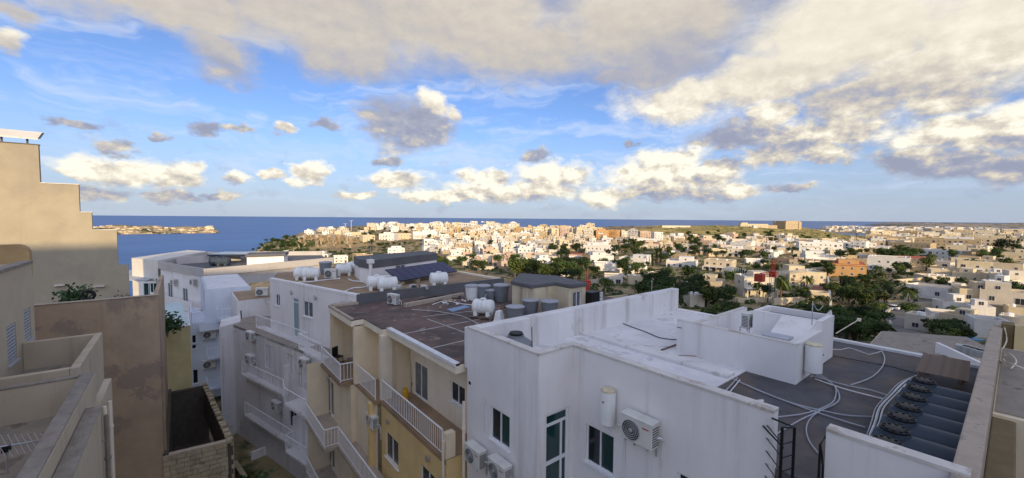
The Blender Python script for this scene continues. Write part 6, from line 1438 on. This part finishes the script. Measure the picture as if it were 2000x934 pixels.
KINDS['cypress'] = [(cone_mesh(m_leafp, 8.5, 1.1, 700, .32), trunk_mesh(5, .16, 0, 0))]
KINDS['norfolk'] = [(cone_mesh(m_leafp, 13, 3.6, 900, .42, 9), trunk_mesh(13, .28, 0, 0))]
def palm_mesh():
    b = MB(); rs = random.Random(9)
    for k in range(34):
        a = rs.uniform(0, 6.28); e = rs.uniform(-.2, 1.0); L = rs.uniform(1.9, 2.6); d = Vector((math.cos(a), math.sin(a), 0)); s = Vector((-d.y, d.x, 0)); pts = [Vector((0, 0, 5)) + d * (L * t) + Vector((0, 0, e * L * t - 1.5 * L * t * t * .6)) for t in (0, .35, .7, 1)]
        for i, w in enumerate((.28, .34, .2)): b.poly([pts[i] - s * (w if i else .06), pts[i] + s * (w if i else .06), pts[i+1] + s * (.34, .2, .03)[i], pts[i+1] - s * (.34, .2, .03)[i]])
    return b.mesh('crown', m_leaf2)
KINDS['palm'] = [(palm_mesh(), trunk_mesh(5, .2, .2, 0))]
TREES = []; TSPEC = []
def tree(px, py, h, kind, grove):
    p = ground(px, py)
    if p is None: return
    if any((V2(q) - V2(p)).length < w * .38 + .8 for q, w in placed): return
    TSPEC.append((h / project(p)[2] * (3 if kind in ('norfolk', 'palm', 'cypress') else 1), px, p, h, kind, grove))
for (px, py, h, k, gr) in ((1637, 487, 17, 'norfolk', 'mid grove'), (1672, 478, 17, 'norfolk', 'mid grove'), (951, 448, 14, 'norfolk', 'cliff scrub'), (1096, 506, 10, 'cypress', 'white villa grove'), (1105, 502, 8, 'cypress', 'white villa grove'), (1282, 520, 10, 'cypress', 'white villa grove'), (1290, 515, 10, 'cypress', 'white villa grove'), (1274, 522, 8, 'cypress', 'white villa grove'),
                           (1478, 585, 6.5, 'palm', 'garden grove'), (1490, 584, 6, 'palm', 'garden grove'), (1525, 590, 9, 'palm', 'garden grove'), (1575, 572, 7, 'palm', 'garden grove'), (1332, 580, 5, 'palm', 'garden grove'), (1773, 604, 7.5, 'palm', 'right grove'), (1715, 545, 7, 'palm', 'mid grove'), (1180, 575, 7, 'palm', 'garden grove'), (1190, 577, 6.5, 'palm', 'garden grove'), (1860, 625, 4, 'palm', 'right grove'), (1900, 498, 7, 'palm', 'right grove'), (1945, 470, 9, 'palm', 'right grove'), (1958, 505, 12, 'pine', 'right grove')): tree(px, py, h, k, gr)
ZONES = [('near grove', 1575, 1718, 622, 672, 40, 3.4, 5.0), ('near grove', 1380, 1442, 590, 655, 14, 3.5, 5), ('near grove', 1420, 1560, 618, 660, 10, 2.5, 3.6), ('garden grove', 1255, 1385, 545, 612, 34, 5, 7.5), ('garden grove', 1395, 1440, 545, 600, 8, 4, 6), ('garden grove', 1500, 1530, 560, 600, 4, 4, 6), ('white villa grove', 1005, 1135, 522, 560, 24, 6.5, 10), ('white villa grove', 1130, 1260, 522, 552, 14, 5, 8), ('white villa grove', 1200, 1420, 476, 512, 34, 6, 10), ('white villa grove', 1060, 1160, 486, 512, 10, 6, 9),
         ('mid grove', 1625, 1735, 552, 602, 24, 4, 6), ('mid grove', 1640, 1790, 502, 522, 18, 7, 10), ('mid grove', 1440, 1640, 498, 545, 18, 5, 8), ('mid grove', 1300, 1520, 458, 478, 26, 6, 9), ('cliff scrub', 492, 590, 468, 504, 50, 5, 8), ('cliff scrub', 560, 700, 492, 512, 18, 3.5, 5), ('cliff scrub', 700, 820, 470, 512, 20, 4, 6), ('cliff scrub', 700, 960, 450, 470, 24, 5, 8), ('hillside grove', 820, 1010, 508, 535, 26, 5, 8), ('hillside grove', 850, 1060, 462, 500, 26, 4, 6), ('right grove', 1740, 2000, 480, 545, 26, 6, 9), ('right grove', 1815, 1892, 650, 676, 20, 2.6, 4), ('right grove', 1760, 1990, 560, 640, 8, 4, 6), ('mid grove', 1300, 1700, 466, 505, 90, 3.5, 6), ('right grove', 1700, 2000, 462, 520, 60, 3.5, 6), ('mid grove', 1560, 1760, 520, 605, 40, 3, 5), ('right grove', 1760, 2000, 530, 620, 22, 3, 5), ('white villa grove', 1040, 1300, 474, 545, 50, 3.5, 6)]
for gr, x0, x1, y0, y1, n, h0, h1 in ZONES:
    for k in range(n): tree(rnd.uniform(x0, x1), rnd.uniform(y0, y1), rnd.uniform(h0, h1), 'pine' if rnd.random() < .25 else 'round', gr)
TSPEC.sort(key=lambda t: -t[0])
def plant_tree(px, p, h, kind, grove, single=True, acc=None):
    c, t = rnd.choice(KINDS[kind]); base = {'round': 7.4, 'pine': 8.6, 'cypress': 9.2, 'norfolk': 13.6, 'palm': 6}[kind]; s = h / base; sx = s * rnd.uniform(.9, 1.25); rz = rnd.uniform(0, 6.28)
    if not single:
        n = len(c.vertices); co = np.empty(n * 3); c.vertices.foreach_get('co', co); co = co.reshape(-1, 3) * (sx, sx, s); ca, sa = math.cos(rz), math.sin(rz)
        acc.append(np.stack([co[:, 0] * ca - co[:, 1] * sa + p.x, co[:, 0] * sa + co[:, 1] * ca + p.y, co[:, 2] + p.z], -1)); return
    r = link('tree', None, None, p, rz); r.scale = (sx, sx, s); link('crown', c, r); link('trunk', t, r); r['category'] = 'tree'
    TREES.append((grove, px, r, {'round': 'round-crowned dark tree', 'pine': 'spreading dark tree', 'cypress': 'slim cypress tree', 'norfolk': 'tiered Norfolk pine tree', 'palm': 'palm tree'}[kind]))
for _, px, p, h, kind, gr in TSPEC[:294]: plant_tree(px, p, h, kind, gr)
acc = []
for _, px, p, h, kind, gr in TSPEC[294:]: plant_tree(px, p, h, kind, gr, False, acc)
V = np.concatenate(acc); me = bpy.data.meshes.new('far_trees'); me.from_pydata(V.tolist(), [], np.arange(len(V)).reshape(-1, 4).tolist()); me.materials.append(m_leaf)
tag(link('far_trees', me), 'smallest far trees scattered between the distant houses', 'trees', None, 'stuff')
GTXT = {'near grove': 'in the thicket beyond the black roof', 'garden grove': 'among the garden villas beyond the parapet', 'white villa grove': 'around the white villas', 'mid grove': 'in the middle gardens at the right', 'cliff scrub': 'around the left cliff', 'hillside grove': 'behind the solar panels', 'right grove': 'among the houses at the right'}
gs = {}
for gr, px, r, d in TREES: gs.setdefault(gr, []).append((px, r, d))
for gr, L in gs.items():
    for i, (px, r, d) in enumerate(sorted(L, key=lambda t: t[0])): r['label'] = '%s, %s from left %s' % (d, ordinal(i), GTXT[gr]); r['group'] = 'trees ' + GTXT[gr]
# low scrub over the slopes and gardens
def scrub(name, label, zones, m, leaf):
    b = MB()
    for x0, x1, y0, y1, n, s0, s1 in zones:
        for k in range(n):
            p = ground(rnd.uniform(x0, x1), rnd.uniform(y0, y1))
            if p is None: continue
            if any((V2(q) - V2(p)).length < w * .4 for q, w in placed if abs(q.x - p.x) < 12 and abs(q.y - p.y) < 12): continue
            s = rnd.uniform(s0, s1)
            for j in range(14):
                d = Vector((rnd.gauss(0, 1), rnd.gauss(0, 1), abs(rnd.gauss(.4, .8)))).normalized(); q = p + Vector((d.x * s * 1.3, d.y * s * 1.3, d.z * s)); u = d.orthogonal().normalized(); v = d.cross(u); w = leaf * s * rnd.uniform(.7, 1.3)
                b.poly([q - u * w, q - v * w, q + u * w, q + v * w])
    tag(b.build(name, m), label, 'scrub', None, 'stuff')
scrub('scrub', 'dark green scrub filling the gardens and slopes of the valley', [(1000, 1720, 505, 665, 700, .7, 1.8), (490, 600, 462, 505, 380, .8, 2.0), (600, 720, 492, 510, 120, .8, 1.8), (700, 1000, 445, 530, 300, .7, 1.6), (1000, 1700, 462, 505, 420, .8, 1.9), (1700, 2000, 465, 590, 260, .6, 1.6)], m_leaf, .42)
scrub('ridge_scrub', 'olive scrub dotted over the golden ridge', [(1290, 1720, 441, 474, 520, .7, 1.7)], m_leafo, .40)
